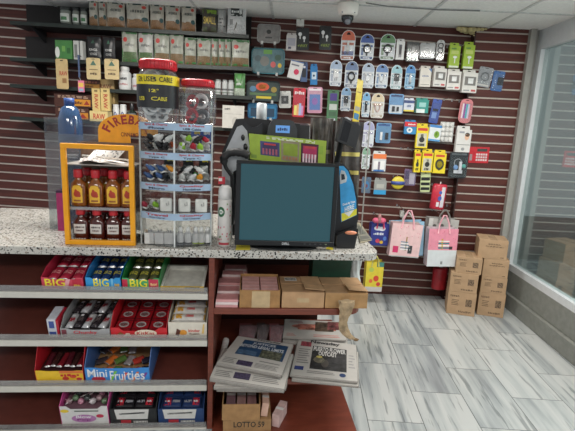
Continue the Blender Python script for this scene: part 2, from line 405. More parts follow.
def prints(b, F, spec):
    for s_ in spec:
        k = s_[0]
        if k == 'r': b.patch(F, s_[1], s_[2], s_[3], s_[4], M(s_[5], .4, var=.03), nu=s_[6] if len(s_) > 6 else 3, nv=3, e=.0006+(s_[7] if len(s_) > 7 else 0))
        elif k == 'd': b.disc(F, s_[1], s_[2], s_[3], s_[4], M(s_[5], .4, var=.03), e=.0012)
        elif k == 't': b.text(F, s_[1], s_[2], s_[3], s_[4], s_[5], M(s_[6], .5, var=.02), e=.0018)
        elif k == 'p': b.poly(F, s_[1], M(s_[2], .4, var=.03), e=.0014)
def oval(x0, y0, x1, y1, label, top=(70, 110, 165), base=(222, 226, 230), item='cable', itemcol=(30, 30, 34), off=.11, extra=(), tilt=0):
    extra = list(extra) + [('r', .10, .90, .50, .58, tuple(int(c*.75+40) for c in top)), ('r', .10, .26, .18, .46, tuple(int(c*.6+80) for c in top))]
    t, W_, H_ = pk_frame(x0, y0, x1, y1, off, 'accessory_blister', label, 'phone accessory', 'blister packs on the slatwall', tilt)
    # outline: domed top, straight sides
    pts = [(-.5, .10), (-.42, .0), (.42, .0), (.5, .10), (.5, .72)] + [(.5*math.cos(a), .72+.28*math.sin(a)) for a in [PI*k/10 for k in range(1, 10)]] + [(-.5, .72)]
    P = [(a*W_, b*H_) for a, b in pts]
    F = flat(W_, H_, -.003)
    b = MB(); b.prism(P, -.003, .0, M(base, .35, var=.05, scale=60)); 
    arc = [(.5+.47*math.cos(a), .72+.26*math.sin(a)) for a in [PI*k/10 for k in range(0, 11)]]
    b.poly(F, [(.03, .66)] + [(.97, .66)] + arc, M(top, .35, var=.05))
    b.poly(F, [(.36, .84), (.64, .84), (.60, .90), (.5, .93), (.40, .90)], HOLE, e=.0016)
    prints(b, F, [('r', .08, .92, .03, .13, tuple(int(c*.55+60) for c in top)), ('t', '~USB', .25, .75, .045, .11, (240, 240, 240))])
    prints(b, F, extra); b.build('card', t)
    c = M(itemcol, .4)
    b = MB(); w2, zc = W_*.5, H_*.43
    if item == 'cable':
        for q in range(2): b.tube([(w2*.52*math.cos(a)*(1-.15*q), -.009-.004*q, zc+H_*.17*math.sin(a)*(1-.2*q)) for a in [2*PI*k/14 for k in range(14)]], .0046, c, 5, closed=True)
        b.cbox((0, -.010, zc-H_*.2), (.012, .008, .03), c)
    elif item == 'plug':
        b.cbox((0, -.011, zc+.01), (W_*.40, .016, H_*.30), c); b.cbox((-.008, -.011, zc-H_*.17), (.004, .006, .022), SILVER); b.cbox((.008, -.011, zc-H_*.17), (.004, .006, .022), SILVER)
    elif item == 'stick':
        b.tube([(0, -.011, zc-H_*.16), (0, -.011, zc+H_*.20)], .010, c, 8); b.tube([(.01, -.01, zc-H_*.2), (-.012, -.01, zc-H_*.24), (.014, -.01, zc-H_*.10)], .003, c, 5)
    elif item == 'buds':
        for s_ in (-1, 1): b.ball((s_*w2*.4, -.011, zc+.02), .012, c); b.tube([(s_*w2*.4, -.011, zc+.015), (s_*w2*.3, -.011, zc-.02), (0, -.010, zc-.04)], .004, c, 5)
    b.build('contents', t)
    b = MB(); NX, NZ = 8, 10; vs_ = []; fs = []
    for j in range(NZ+1):
        for i in range(NX+1):
            u = i/NX*2-1; v = j/NZ*2-1
            d = .020*min(1, 3*(1-abs(u)))**.5*min(1, 3*(1-abs(v)))**.5
            vs_.append((u*W_*.44, -.0035-d, H_*(.14+.26*(v+1))))
    for j in range(NZ):
        for i in range(NX): k = j*(NX+1)+i; fs.append((k, k+1, k+NX+2, k+NX+1))
    b.add(vs_, fs, FILM, True); b.build('blister', t); return t
def box(x0, y0, x1, y1, label, col, spec=(), d=.025, off=.11, name='boxed_accessory', cat='phone accessory', group='boxed goods on the slatwall', tab=True, tilt=0, yaw=None, side=None, window=None, hk=True):
    t, W_, H_ = pk_frame(x0, y0, x1, y1, off, name, label, cat, group, tilt, yaw, hk)
    hb = H_*(.86 if tab else 1); F = flat(W_, hb, -d)
    b = MB(); b.box(-W_/2, W_/2, -d, 0, 0, hb, M(side or col, .45, var=.03)); b.patch(F, 0.01, .99, .01, .99, M(col, .4, var=.03), e=.0003); prints(b, F, spec); o = b.build('carton', t)
    if tab:
        b = MB(); b.prism([(-W_*.46, hb), (W_*.46, hb), (W_*.42, H_), (-W_*.42, H_)], -.0025, 0, M(col, .45, var=.03)); b.poly(flat(W_, H_, -.0025), [(.38, .92), (.62, .92), (.56, .965), (.44, .965)], HOLE); b.build('hang_tab', t)
    if window:
        u0, u1, v0, v1, wc, ic = window
        b = MB(); b.patch(F, u0, u1, v0, v1, M(wc, .2, var=.05), e=.0015); o2 = b.build('window', t)
        b = MB(); b.cbox(((u0+u1)/2*W_-W_/2, -d-.006, (v0+v1)/2*hb), ((u1-u0)*W_*.45, .008, (v1-v0)*hb*.6), M(ic, .4)); b.build('contents', t)
    return t
def card(x0, y0, x1, y1, label, col, spec=(), items=(), off=.11, name='carded_accessory', cat='phone accessory', group='carded goods on the slatwall', tilt=0, r=.06, film=True, yaw=None, hk=True):
    """flat backing card with goods under a thin clear shell"""
    t, W_, H_ = pk_frame(x0, y0, x1, y1, off, name, label, cat, group, tilt, yaw, hk)
    q = min(W_, H_)*r*2; P = []
    for cx, cz, a in ((W_/2-q, q, -90), (W_/2-q, H_-q, 0), (-W_/2+q, H_-q, 90), (-W_/2+q, q, 180)):
        P += [(cx+q*math.cos(math.radians(a+k*30)), cz+q*math.sin(math.radians(a+k*30))) for k in range(4)]
    b = MB(); b.prism(P, -.003, 0, M(col, .4, var=.05)); F = flat(W_, H_, -.003); prints(b, F, [('r', .38, .62, .93, .96, (28, 20, 18))] + list(spec)); b.build('card', t)
    if items:
        b = MB()
        for it in items:
            k = it[0]; cx = (it[1]-.5)*W_; cz = it[2]*H_; m = M(it[-1], .4)
            if k == 'ball': b.ball((cx, -.012, cz), (it[3]*W_, .009, it[3]*W_), m)
            elif k == 'bar': b.cbox((cx, -.009, cz), (it[3]*W_, .011, it[4]*H_), m)
            elif k == 'ring': b.tube([(cx+it[3]*W_*math.cos(a), -.009, cz+it[3]*W_*math.sin(a)) for a in [2*PI*j/14 for j in range(14)]], .004, m, 6, closed=True)
        b.build('contents', t)
    if film:
        b = MB(); b.box(-W_*.44, W_*.44, -.023, -.0035, H_*.06, H_*.84, FILM); b.build('clear_shell', t)
    return t
def pouch(x0, y0, x1, y1, label, top, bottom, spec=(), off=.2, name='snack_pouch', cat='pouch', group='pouches on the left shelves', tab=True, bulge=.022, hk=False, tilt=0, yaw=None, mid=None):
    t, W_, H_ = pk_frame(x0, y0, x1, y1, off, name, label, cat, group, tilt, yaw, hk)
    ph = rnd(0, 6)
    def F(u, v, e):
        d = bulge*(max(0, math.sin(PI*min(1, max(0, u)))))**.6*(max(0, math.sin(PI*min(1, max(0, v)))))**.6
        d += .0038*math.sin(9*u+5*v+ph)*math.sin(7*v-3*u+ph)
        return ((u-.5)*W_*(1-.05*math.sin(PI*v)), -.008-d-e, v*H_)
    b = MB(); b.patch(F, 0, 1, 0, 1, M(top, .28, var=.08, scale=40), e=0, nu=10, nv=12)
    B_ = lambda u, v, e: (F(u, v, e)[0], .006, F(u, v, e)[2])
    b.patch(B_, 1, 0, 0, 1, M(top, .4), e=0, nu=10, nv=12)
    k = len(b.v)//2
    b.patch(F, .02, .98, .0, .33, M(bottom, .4, var=.15, scale=120), nu=8, nv=6)
    prints(b, F, spec); b.build('bag', t)
    b = MB(); b.box(-W_/2, W_/2, -.010, .006, H_*.955, H_, M(mid or top, .35)); b.build('seal', t)
    return t
G = (60, 90, 70)
# ---- top rows, middle of the wall
box(286, 33, 296, 51, 'narrow pale grey pack left of the two black packs at the top', (186, 182, 180), [('r', .1, .9, .3, .8, (150, 150, 160)), ('r', .2, .5, .1, .25, (60, 70, 90))], off=.1)
for (x0, y0, x1, y1, s_) in ((296, 28, 309, 50, 'left'), (319, 26, 331, 50, 'right')):
    card(x0, y0, x1, y1, f'black carded earbuds with green lettering, {s_} of the two', (34, 36, 38), [('t', '+WAY', .12, .88, .12, .26, (130, 150, 60)), ('d', .30, .72, .14, .09, (215, 215, 215)), ('d', .62, .55, .12, .08, (215, 215, 215)), ('r', .26, .34, .5, .68, (215, 215, 215)), ('r', .58, .66, .36, .5, (215, 215, 215))], film=False, tilt=-2)
oval(340, 30, 354, 60, 'domed blister pack with an orange top and white stick charger', (205, 110, 85), item='stick', itemcol=(230, 230, 228), extra=[('r', .08, .92, .16, .3, (120, 130, 170))])
oval(359, 34, 373, 60, 'domed blister pack with a dark blue top and black cable, top row', (45, 80, 150))
oval(379, 34, 394, 60, 'domed blister pack with a green top and black cable', (85, 130, 85))
box(395, 39, 403, 60, 'slim white box with a tall dark window, top row', (222, 222, 220), window=(.3, .7, .12, .82, (50, 55, 68), (25, 25, 28)))
card(405, 42, 418, 62, 'dark carded adapter with a chrome tube, top row', (52, 54, 54), [('r', .1, .35, .1, .25, (120, 160, 140)), ('r', .65, .9, .1, .25, (120, 160, 140))], [('bar', .5, .45, .16, .6, (170, 170, 170)), ('ball', .2, .6, .1, (120, 150, 130))])
card(419, 43, 434, 59, 'silver square pack with a round coil printed on it', (165, 167, 168), [('r', .1, .8, .06, .18, (120, 122, 124))], [('ring', .45, .5, .22, (190, 192, 195))])
card(435, 40, 443, 61, 'narrow white pack with a black twisted cable', (205, 205, 205), [], [('ring', .5, .72, .3, (30, 30, 30)), ('ring', .5, .50, .3, (30, 30, 30)), ('ring', .5, .28, .3, (30, 30, 30))], r=.2)
for (x0, y0, x1, y1, s_) in ((446.5, 43, 457, 68, 'left'), (460.5, 42, 471, 69, 'right')):
    box(x0, y0, x1, y1, f'lime green boxed earphones, {s_} of the two', (158, 186, 52), [('r', .15, .85, .62, .78, (190, 205, 110)), ('d', .55, .48, .2, .06, (225, 228, 220)), ('r', .50, .60, .2, .45, (225, 228, 220)), ('t', '~ear', .15, .6, .82, .92, (60, 120, 70)), ('r', .05, .95, .0, .08, (225, 230, 215))], d=.035, yaw=0)
# ---- second row
box(287, 61, 300, 79, 'tilted white box with a pink round picture', (216, 214, 212), [('d', .6, .40, .2, .16, (205, 50, 90)), ('r', .1, .7, .72, .8, (120, 120, 130)), ('r', .0, 1, .94, 1, (90, 120, 170))], tilt=12, tab=False)
box(300.5, 62, 307, 82, 'slim dark blue box beside the tilted white box', (70, 92, 130), [('r', .2, .8, .25, .75, (34, 38, 48)), ('d', .5, .85, .2, .06, (220, 220, 225))])
box(310, 64, 317, 85, 'slim bright blue box with a white label', (40, 120, 180), [('r', .2, .85, .3, .7, (200, 215, 225)), ('d', .5, .5, .15, .06, (40, 60, 90))], tilt=-2)
oval(329, 60, 341, 86, 'domed blister pack with white plug, first in the second row', (150, 170, 195), item='plug', itemcol=(225, 225, 225))
oval(344, 61, 357, 88, 'domed blister pack with tangled black cable, second in the second row', (110, 130, 165), item='cable')
oval(361, 63, 373, 88, 'domed blister pack half behind the yellow strip, second row', (165, 180, 200), item='buds', itemcol=(230, 230, 230))
oval(374.5, 64, 387, 88, 'domed blister pack with a deep blue band and white buds', (70, 115, 170), item='buds', itemcol=(235, 235, 235))
oval(389.5, 65, 401, 89, 'domed pale teal blister pack with two black prongs', (150, 195, 205), item='plug', itemcol=(40, 42, 46))
oval(404, 65, 414, 89, 'domed blister pack, vivid blue at head and foot', (40, 125, 190), base=(160, 200, 225), item='stick', itemcol=(225, 230, 235))
box(418, 66, 429, 87, 'white box with fine lettering left of the earphone boxes', (218, 212, 202), [('t', '~Charge', .2, .8, .55, .63, (90, 110, 160)), ('p', [(.7, 1), (1, 1), (1, .8)], (90, 130, 180)), ('r', .1, .9, .1, .14, (150, 148, 140))], d=.03)
for (x0, y0, x1, y1, s_) in ((430.5, 66, 443.5, 87, 'first'), (445, 69, 458, 90, 'second'), (459, 70, 474, 93, 'third')):
    box(x0, y0, x1, y1, f'white box with a grey window and red corner mark, {s_} of three from the left', (222, 218, 212), [('r', .62, .92, .06, .16, (190, 80, 80)), ('r', .1, .5, .08, .14, (150, 150, 150))], window=(.12, .88, .36, .80, (128, 124, 120), (226, 226, 224)), d=.04)
card(475, 67, 489, 87, 'grey square pack with a round charging pad, tilted on the right panel', (150, 152, 156), [('r', .1, .9, .05, .14, (210, 205, 200))], [('ring', .5, .52, .27, (110, 112, 118))], tilt=8, off=.09)
card(490, 71, 501, 91, 'blue and silver carded charger at the right end of the second row', (66, 110, 170), [('r', .5, 1, .3, .7, (40, 46, 60))], [('bar', .6, .5, .25, .35, (30, 34, 42))], tilt=5, off=.09)
# ---- third row
card(279, 91, 291, 108, 'white card with a black bow shape', (205, 205, 200), [('r', .2, .8, .25, .72, (52, 54, 54)), ('d', .5, .5, .1, .1, (120, 120, 120))], tilt=-3)
card(292, 88, 304, 117, 'red card with rainbow coloured sticks', (200, 44, 62), [('t', '~Crazy', .1, .9, .78, .90, (240, 225, 225)), ('r', .12, .34, .06, .40, (235, 225, 120)), ('r', .34, .52, .06, .44, (240, 170, 120)), ('r', .52, .70, .06, .48, (170, 190, 225)), ('r', .70, .88, .06, .40, (210, 150, 200))], tilt=1)
card(307, 87, 322, 113, 'pink bordered card with blue hair accessories', (208, 150, 172), [('r', .14, .86, .12, .72, (90, 120, 180)), ('r', .1, .9, .86, .94, (230, 220, 225)), ('d', .5, .45, .2, .14, (140, 100, 170))], tilt=-2)
card(326, 90, 337, 123, 'tall green strip card with purple and white panels', (78, 118, 84), [('r', .22, .85, .68, .90, (78, 60, 130)), ('r', .2, .9, .40, .58, (190, 195, 190)), ('r', .15, .8, .02, .14, (200, 205, 215)), ('r', .2, .85, .22, .34, (70, 100, 76))], film=False)
oval(340, 87, 350, 111, 'small domed blister pack beside the tall green strip', (135, 170, 205), item='plug', itemcol=(40, 44, 50))
oval(361, 92, 369, 117, 'narrow blister pack right of the yellow strip, third row', (110, 165, 205), item='stick', itemcol=(40, 42, 50))
oval(370, 93, 383, 118, 'domed cream blister pack with an orange edge and white cable', (214, 196, 165), base=(222, 220, 216), item='buds', itemcol=(225, 190, 180))
card(388, 94, 402.5, 114, 'pale blue card with two black adapters', (112, 160, 205), [('r', .05, .95, .04, .45, (215, 220, 225)), ('r', .1, .9, .85, .95, (50, 70, 110))], [('bar', .32, .25, .18, .26, (30, 32, 38)), ('bar', .62, .25, .14, .22, (30, 32, 38))])
box(403, 98, 413, 111.5, 'small white and navy box with a yellow foot', (205, 210, 220), [('r', 0, 1, .70, .95, (52, 72, 120)), ('r', 0, 1, 0, .13, (220, 200, 70)), ('t', '~AA', .3, .7, .35, .6, (90, 110, 150))])
box(414, 98, 427, 113, 'teal box with a white foot', (36, 142, 130), [('r', .1, .75, .0, .3, (215, 225, 222)), ('r', .3, .8, .45, .8, (150, 200, 195)), ('r', 0, .12, 0, 1, (24, 90, 80))])
card(428, 99, 437, 123, 'long glossy blue pack hanging tilted', (52, 80, 160), [('r', .2, .8, .5, .6, (25, 28, 50)), ('r', .2, .7, .2, .45, (120, 150, 205))], tilt=7)
card(457, 99, 470, 123, 'pink rounded pack with rainbow nail files', (214, 130, 135), [('r', .32, .48, .2, .8, (150, 70, 150)), ('r', .48, .62, .2, .8, (70, 170, 180)), ('r', .2, .32, .2, .8, (230, 215, 220)), ('r', .62, .76, .2, .8, (205, 195, 215))], r=.18, tilt=3, off=.10)
# ---- fourth row
oval(340.5, 117, 350, 134, 'blister pack peeking over the black scanner', (185, 188, 195))
oval(361, 121, 373, 147, 'domed lilac blister pack with a white cable', (168, 168, 200), item='stick', itemcol=(230, 230, 235))
card(375, 123, 390, 143, 'light blue square card with black and white plugs', (104, 152, 192), [('r', .1, .9, .85, .95, (60, 90, 140))], [('bar', .35, .35, .14, .4, (230, 230, 230)), ('bar', .72, .35, .2, .34, (30, 32, 40))])
box(403, 120, 415, 134, 'small box, red above and blue below with a white ring', (52, 130, 180), [('r', 0, 1, .62, 1, (200, 40, 50)), ('d', .45, .32, .24, .22, (225, 230, 232)), ('d', .45, .32, .1, .1, (50, 110, 150)), ('t', '~Tape', .3, .9, .72, .88, (235, 230, 230))])
def ybox(x0, y0, x1, y1, s_, dark=True):
    return box(x0, y0, x1, y1, s_, (226, 202, 44), [('r', .1, .9, .82, .95, (200, 60, 50)), ('r', .12, .88, .08, .70, (196, 192, 170) if dark else (226, 202, 44)), ('d', .5, .40, .22, .13, (44, 44, 40)), ('r', .40, .60, .30, .66, (60, 60, 55)), ('r', .25, .75, .10, .22, (60, 60, 55))], d=.03, side=(190, 168, 30))
ybox(414, 123.5, 426, 148, 'yellow box with a black car charger, highest of the yellow boxes')
ybox(412, 149, 418.5, 172, 'narrow yellow and black box, lower row left end', False)
ybox(419.5, 149, 430.5, 172, 'yellow box with a black charger and grey panel in the lower row')
box(431.5, 150, 443.5, 173, 'plain yellow box with a yellow flower shape in the lower row', (226, 202, 44), [('r', .15, .85, .82, .93, (200, 70, 50)), ('d', .5, .45, .36, .28, (60, 58, 40)), ('d', .5, .45, .22, .17, (226, 202, 44)), ('r', .42, .58, .15, .3, (60, 58, 40))], d=.03, side=(190, 168, 30))
box(426.5, 125, 438.5, 141, 'white and blue box with a green fruit', (216, 220, 220), [('r', 0, 1, 0, .12, (90, 150, 200)), ('r', 0, 1, .84, 1, (70, 130, 190)), ('d', .66, .42, .22, .22, (120, 160, 50)), ('d', .62, .45, .08, .1, (60, 90, 30))], tab=False, tilt=4)
t, W_, H_ = pk_frame(438.5, 122, 452, 142, .11, 'gauze_pack', 'white crocheted looking pack of round pads', 'pack')
b = MB(); b.box(-W_/2, W_/2, -.004, 0, 0, H_, M((196, 194, 190), .6)); b.build('backing', t)
b = MB()
for i in range(3):
    for j in range(4): b.ball(((i-1)*W_*.3, -.012, H_*(.14+.24*j)), (W_*.16, .010, H_*.12), M((214, 212, 208), .6), 8)
b.build('pads', t)
box(453, 126, 468, 152, 'white pack with a dark haired face, above the black pack', (216, 212, 208), [('d', .70, .68, .16, .14, (225, 180, 150)), ('d', .72, .78, .16, .09, (50, 36, 30)), ('r', .05, .95, .32, .345, (120, 118, 116)), ('d', .5, .14, .12, .07, (150, 150, 150)), ('r', .15, .5, .84, .92, (150, 150, 155))], off=.10, d=.03)
t, W_, H_ = pk_frame(467.5, 147, 487.5, 163, .07, 'calculator', 'red pocket calculator hanging on the right panel', 'calculator', tilt=-1, yaw=0)
b = MB(); b.box(-W_/2, W_/2, -.014, 0, 0, H_, M((190, 32, 44), .35)); F = flat(W_, H_, -.014)
b.build('body', t, bevel=.003)
b = MB(); b.patch(F, .38, .88, .72, .9, M((66, 66, 62), .25)); b.build('display', t)
for i in range(5):
    for j in range(3):
        if j < 3: b = MB(); b.box((-.15+.115*i)*W_-.0, (-.15+.115*i)*W_+W_*.085, -.0175, -.0142, H_*(.14+.17*j), H_*(.14+.17*j)+H_*.12, M((214, 196, 196), .4)); b.build('key', t)
b = MB(); b.patch(F, .03, .16, .15, .55, M((150, 130, 130), .4)); b.build('side_key_panel', t)
card(447, 152.5, 466, 178, 'black edged pack with a blue and white wired gadget', (38, 42, 46), [('r', .1, .9, .9, .97, (90, 95, 98)), ('r', .12, .88, .12, .84, (22, 24, 28))], [('ball', .35, .42, .13, (110, 150, 200)), ('ball', .78, .48, .11, (90, 170, 160)), ('bar', .5, .25, .45, .12, (205, 208, 214)), ('bar', .6, .45, .14, .4, (205, 208, 214)), ('ring', .45, .6, .2, (150, 155, 160))], off=.13)
# ---- fifth row
oval(361, 147, 369, 169, 'narrow green tinted blister pack below the lilac pack', (130, 165, 140), item='stick', itemcol=(210, 214, 216))
t = box(371, 151, 384.5, 171, 'orange topped white pack with two blue tipped tubes', (205, 206, 206), [('r', 0, 1, .72, 1, (224, 120, 66)), ('r', .08, .40, .05, .6, (230, 228, 226)), ('r', .56, .9, .05, .6, (230, 228, 226)), ('r', .08, .9, 0, .1, (60, 120, 190)), ('r', .40, .56, .05, .55, (130, 120, 130))])
card(361, 177, 370, 193, 'small dark blue card with a round badge, low on the wall', (92, 112, 134), [('d', .5, .5, .34, .26, (70, 130, 180)), ('d', .5, .45, .18, .12, (190, 80, 70))])
box(373, 178, 385, 194, 'grey capped pack with a bright blue foot', (150, 152, 148), [('r', 0, 1, 0, .32, (52, 150, 200)), ('r', .2, .8, .45, .75, (176, 176, 168))])
t, W_, H_ = pk_frame(390, 176, 403.5, 189, .12, 'toy_ball', 'yellow and blue ball hanging low on the wall', 'ball', yaw=0)
b = MB(); R_ = H_*.5; b.ball((0, -.02, R_), (W_*.5, .02, R_), M((215, 195, 60), .4), 16); b.build('ball', t)
b = MB(); b.lathe([(W_*.505, -R_*.25), (W_*.51, 0), (W_*.505, R_*.25)], M((60, 80, 150), .4), 16, 1, .5, X=Matrix.Translation((0, -.02, R_))); b.build('band', t)
card(403, 169, 415, 185.5, 'purple card with a grey figure', (112, 92, 124), [('r', .45, .9, .1, .75, (176, 168, 182)), ('r', .1, .4, .4, .9, (70, 54, 90))])
card(420, 172, 429.5, 192, 'pale green pack with thick black bands', (190, 200, 150), [('r', .05, .95, .58, .74, (26, 26, 26)), ('r', .05, .95, .34, .48, (26, 26, 26)), ('r', .05, .95, .10, .24, (26, 26, 26))], film=False, tilt=-3)
t, W_, H_ = pk_frame(429, 184, 443.5, 209, .12, 'napkin_roll', 'red wrapped roll with blue and white pattern', 'roll', tilt=3)
b = MB(); b.lathe([(W_*.44, 0), (W_*.5, .008), (W_*.5, H_-.012), (W_*.42, H_)], M((190, 48, 66), .3, var=.1), 16, 1, .6); F = lambda u, v, e: (W_*.5*math.sin((u-.5)*2.6)*1, -(W_*.5*math.cos((u-.5)*2.6)+e)*.6-.001, v*H_)
prints(b, F, [('r', .55, .78, .1, .9, (214, 208, 214), 4), ('d', .5, .45, .1, .1, (70, 90, 170)), ('d', .5, .68, .08, .07, (70, 90, 170)), ('r', .36, .5, .12, .3, (220, 214, 218), 3)]); b.build('wrapper', t)
b = MB(); b.box(-.004, .004, -.004, .002, H_, H_+.02, WHITE); b.build('hang_loop', t)
for p in ((401, 148), (408, 148), (444, 99), (452, 100), (402, 212), (447, 205)): hook(0, 0, .10, at_=Wp(p[0], p[1], 0))
# ---- trays
def tray(x0, y0, x1, y1, name, label, col, rim, spec, off=.14):
    t, W_, H_ = pk_frame(x0, y0, x1, y1, off, name, label, 'tray', hk=False, yaw=0)
    def rr(W2, H2, q, c=0): return [(cx+q*math.cos(math.radians(a+k*22.5)), c+cz+q*math.sin(math.radians(a+k*22.5))) for cx, cz, a in ((W2/2-q, q, -90), (W2/2-q, H2-q, 0), (-W2/2+q, H2-q, 90), (-W2/2+q, q, 180)) for k in range(5)]
    b = MB(); b.prism(rr(W_, H_, H_*.16), -.004, .004, M(col, .4, var=.12, scale=30)); F = flat(W_, H_, -.004); prints(b, F, spec); b.build('tray_face', t)
    b = MB(); P = rr(W_-.006, H_-.006, H_*.15, .003); b.tube([(x, -.008, z) for x, z in P], .005, M(rim, .35), 6, closed=True); b.build('rim', t)
    for sx in (-.28, .28):
        c0 = t.matrix_basis if False else None
        k = thing('tray_clip', 'clear clip holding a rolling tray to the slatwall', 'clip', (0, 0, 0), WYAW, 'tray clips')
        P0 = t.location + WX*sx*W_
        k.location = P0
        b = MB(); b.box(-.010, .010, -.016, .004, -.016, -.0045, M((150, 150, 148), .3)); b.box(-.010, .010, .004, off, -.016, -.010, M((150, 150, 148), .3)); b.build('bracket', k)
        b = MB(); b.box(-.010, .010, -.016, -.013, -.0045, .012, M((170, 170, 168), .3)); b.build('lip', k)
    return t
tray(257, 24.5, 280, 43, 'rolling_tray', 'grey rounded tray with a black mark, highest of the trays', (112, 110, 108), (130, 128, 126), [('d', .5, .6, .1, .12, (40, 40, 40)), ('r', .35, .65, .25, .33, (60, 60, 60))])
tray(251, 48.5, 284, 74, 'rolling_tray', 'teal rounded tray with painted blobs and green top', (74, 104, 110), (54, 110, 120), [('r', .36, .62, .78, .95, (90, 140, 60)), ('d', .4, .5, .14, .2, (110, 110, 105)), ('d', .66, .38, .08, .12, (190, 90, 90)), ('d', .86, .35, .06, .09, (200, 170, 60)), ('d', .2, .6, .1, .12, (60, 80, 84)), ('d', .8, .66, .1, .12, (60, 84, 70))])
tray(246, 81, 279.5, 101.5, 'rolling_tray', 'dark tray with an orange sun and yellow swirls', (44, 60, 58), (30, 40, 44), [('d', .48, .72, .2, .2, (200, 80, 50)), ('d', .48, .72, .12, .12, (220, 150, 60)), ('r', .1, .9, .3, .42, (80, 110, 70)), ('r', .3, .75, .14, .26, (200, 180, 50)), ('d', .2, .6, .1, .14, (80, 120, 150)), ('d', .82, .6, .09, .14, (150, 130, 60))])
tray(247.5, 103.5, 277, 119, 'rolling_tray', 'plain blue tray behind the silver can', (40, 110, 150), (34, 90, 130), [('r', .1, .9, .15, .7, (30, 60, 84))])
# ---- ceiling: camera, junction box, foam
P = Zp(348.5, 3, CEIL)
t = thing('security_camera', 'white dome security camera with a dark lens under the ceiling', 'camera', (P.x, P.y, CEIL-.005))
k = (Zp(359, 3, CEIL)-Zp(338, 3, CEIL)).length/2
b = MB(); b.lathe([(k, 0), (k*1.02, -.02), (k*.98, -.065), (k*.8, -.082), (k*.62, -.085)], M((232, 228, 220), .4, var=.02), 28); b.build('housing', t)
b = MB(); b.lathe([(k*.62, -.080), (k*.58, -.105), (k*.44, -.128), (k*.22, -.142), (1e-6, -.147)], M((30, 32, 38), .08, coat=.6), 24); b.build('dome', t)
b = MB(); b.ball((0, -k*.30, -.126), .022, M((120, 124, 132), .15)); b.build('lens', t)
for a in (0.6, 2.4, 4.0, 5.4): b = MB(); b.ball((k*.9*math.cos(a), k*.9*math.sin(a), -.070), .006, GREY, 6); b.build('screw', t)
P = Wp(300, 26.5, .03); Q = Wp(300, 15, .03)
t = thing('junction_box', 'small white plastic junction box at the top of the wall', 'junction box', P, WYAW)
b = MB(); b.box(-.032, .032, -.02, .028, 0, CEIL-P.z-.006, M((226, 224, 218), .45)); b.build('cover', t, bevel=.003)
b = MB(); b.ball((0, -.021, .05), .005, GREY, 6); b.build('screw', t)
pts = [Zp(x, y, CEIL-.006) for x, y in ((366, 2), (385, 5), (400, 6.5), (440, 9), (480, 10))]
b = MB(); b.tube([(p.x, p.y, CEIL-.012) for p in pts], .004, M((120, 120, 118), .5), 6); tag(b.build('camera_cable'), 'thin grey cable running along the ceiling to the right of the dome camera', 'cable')
P = Wp(470, 30, .05); 
b = MB(); FO = M((178, 164, 120), .85, var=.12, scale=30, bump=.6)
for (px, py, r) in ((462, 26.0, .03), (467, 26.5, .036), (473, 26.5, .04), (466, 30, .022)):
    q = Wp(px, py, .05); b.ball((q.x, q.y, min(q.z, CEIL-r*.7)), (r, r*.6, r*.8), FO, 10)
for (px, py, r) in ((471, 26, .030), (475, 25.5, .022), (479, 24.8, .020), (483, 24.4, .018), (486.5, 24.2, .012), (474.5, 28.5, .012), (474.3, 31, .010), (474, 33.5, .008), (473.8, 35.5, .006), (464, 24, .03), (459, 24.5, .022)):
    q = Yp(px, py, 4.0); b.ball((q.x, q.y, min(q.z, CEIL-r*.8-.008)), (r, r*.7, r*.8), FO, 10)
tag(b.build('spray_foam'), 'lump of yellow spray foam where the wall meets the ceiling', 'foam')
q = Wp(475.5, 26, .06); q2 = Wp(474.5, 35, .06)
# ================================================================== LEFT SHELVES
SHD = M((30, 24, 24), .5)
def wshelf(xa, ya, xb, yb, off, label, th=.022, group=None, back=.21):
    A = Wp(xa, ya, off); B = Wp(xb, yb, off); X = (B-A).normalized(); L = (B-A).length
    t = thing('wall_shelf', label, 'shelf', A)
    t.rotation_euler = (0, -math.asin(X.z), math.atan2(X.y, X.x))
    b = MB(); b.box(0, L, 0, off-.004, -th, -.001, SHD); b.build('board', t)
    b = MB(); b.box(0, L, -.004, 0, -th, .006, M((34, 42, 38), .4)); b.build('front_lip', t)
    if back: b = MB(); b.box(0, L, off-.014, off-.006, 0, back, M((26, 21, 20), .6)); b.build('back_panel', t)  # dark board added to deepen the wall tone behind the pouches
    for q in (.08, .92): b = MB(); b.prism([(0, -th), (off-.004, -th), (off-.004, -th-.09), (off-.03, -th-.09)][::-1], L*q-.004, L*q+.004, DARK, 'x'); b.build('bracket', t)
    return t
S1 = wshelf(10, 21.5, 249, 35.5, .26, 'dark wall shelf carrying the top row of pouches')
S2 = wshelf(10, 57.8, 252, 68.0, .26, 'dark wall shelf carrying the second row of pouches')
S3 = wshelf(10, 84.5, 252, 97.0, .26, 'dark wall shelf with the pill bottles and canisters', back=0)
S4 = wshelf(10, 117, 250, 129.5, .26, 'lowest dark wall shelf behind the jars', back=0)
SHELVES = {1: (10, 21.5, 249, 35.5), 2: (10, 57.8, 252, 68.0), 3: (10, 84.5, 252, 97.0), 4: (10, 117, 250, 129.5)}
def sy(k, x): xa, ya, xb, yb = SHELVES[k]; return ya+(yb-ya)*(x-xa)/(xb-xa)
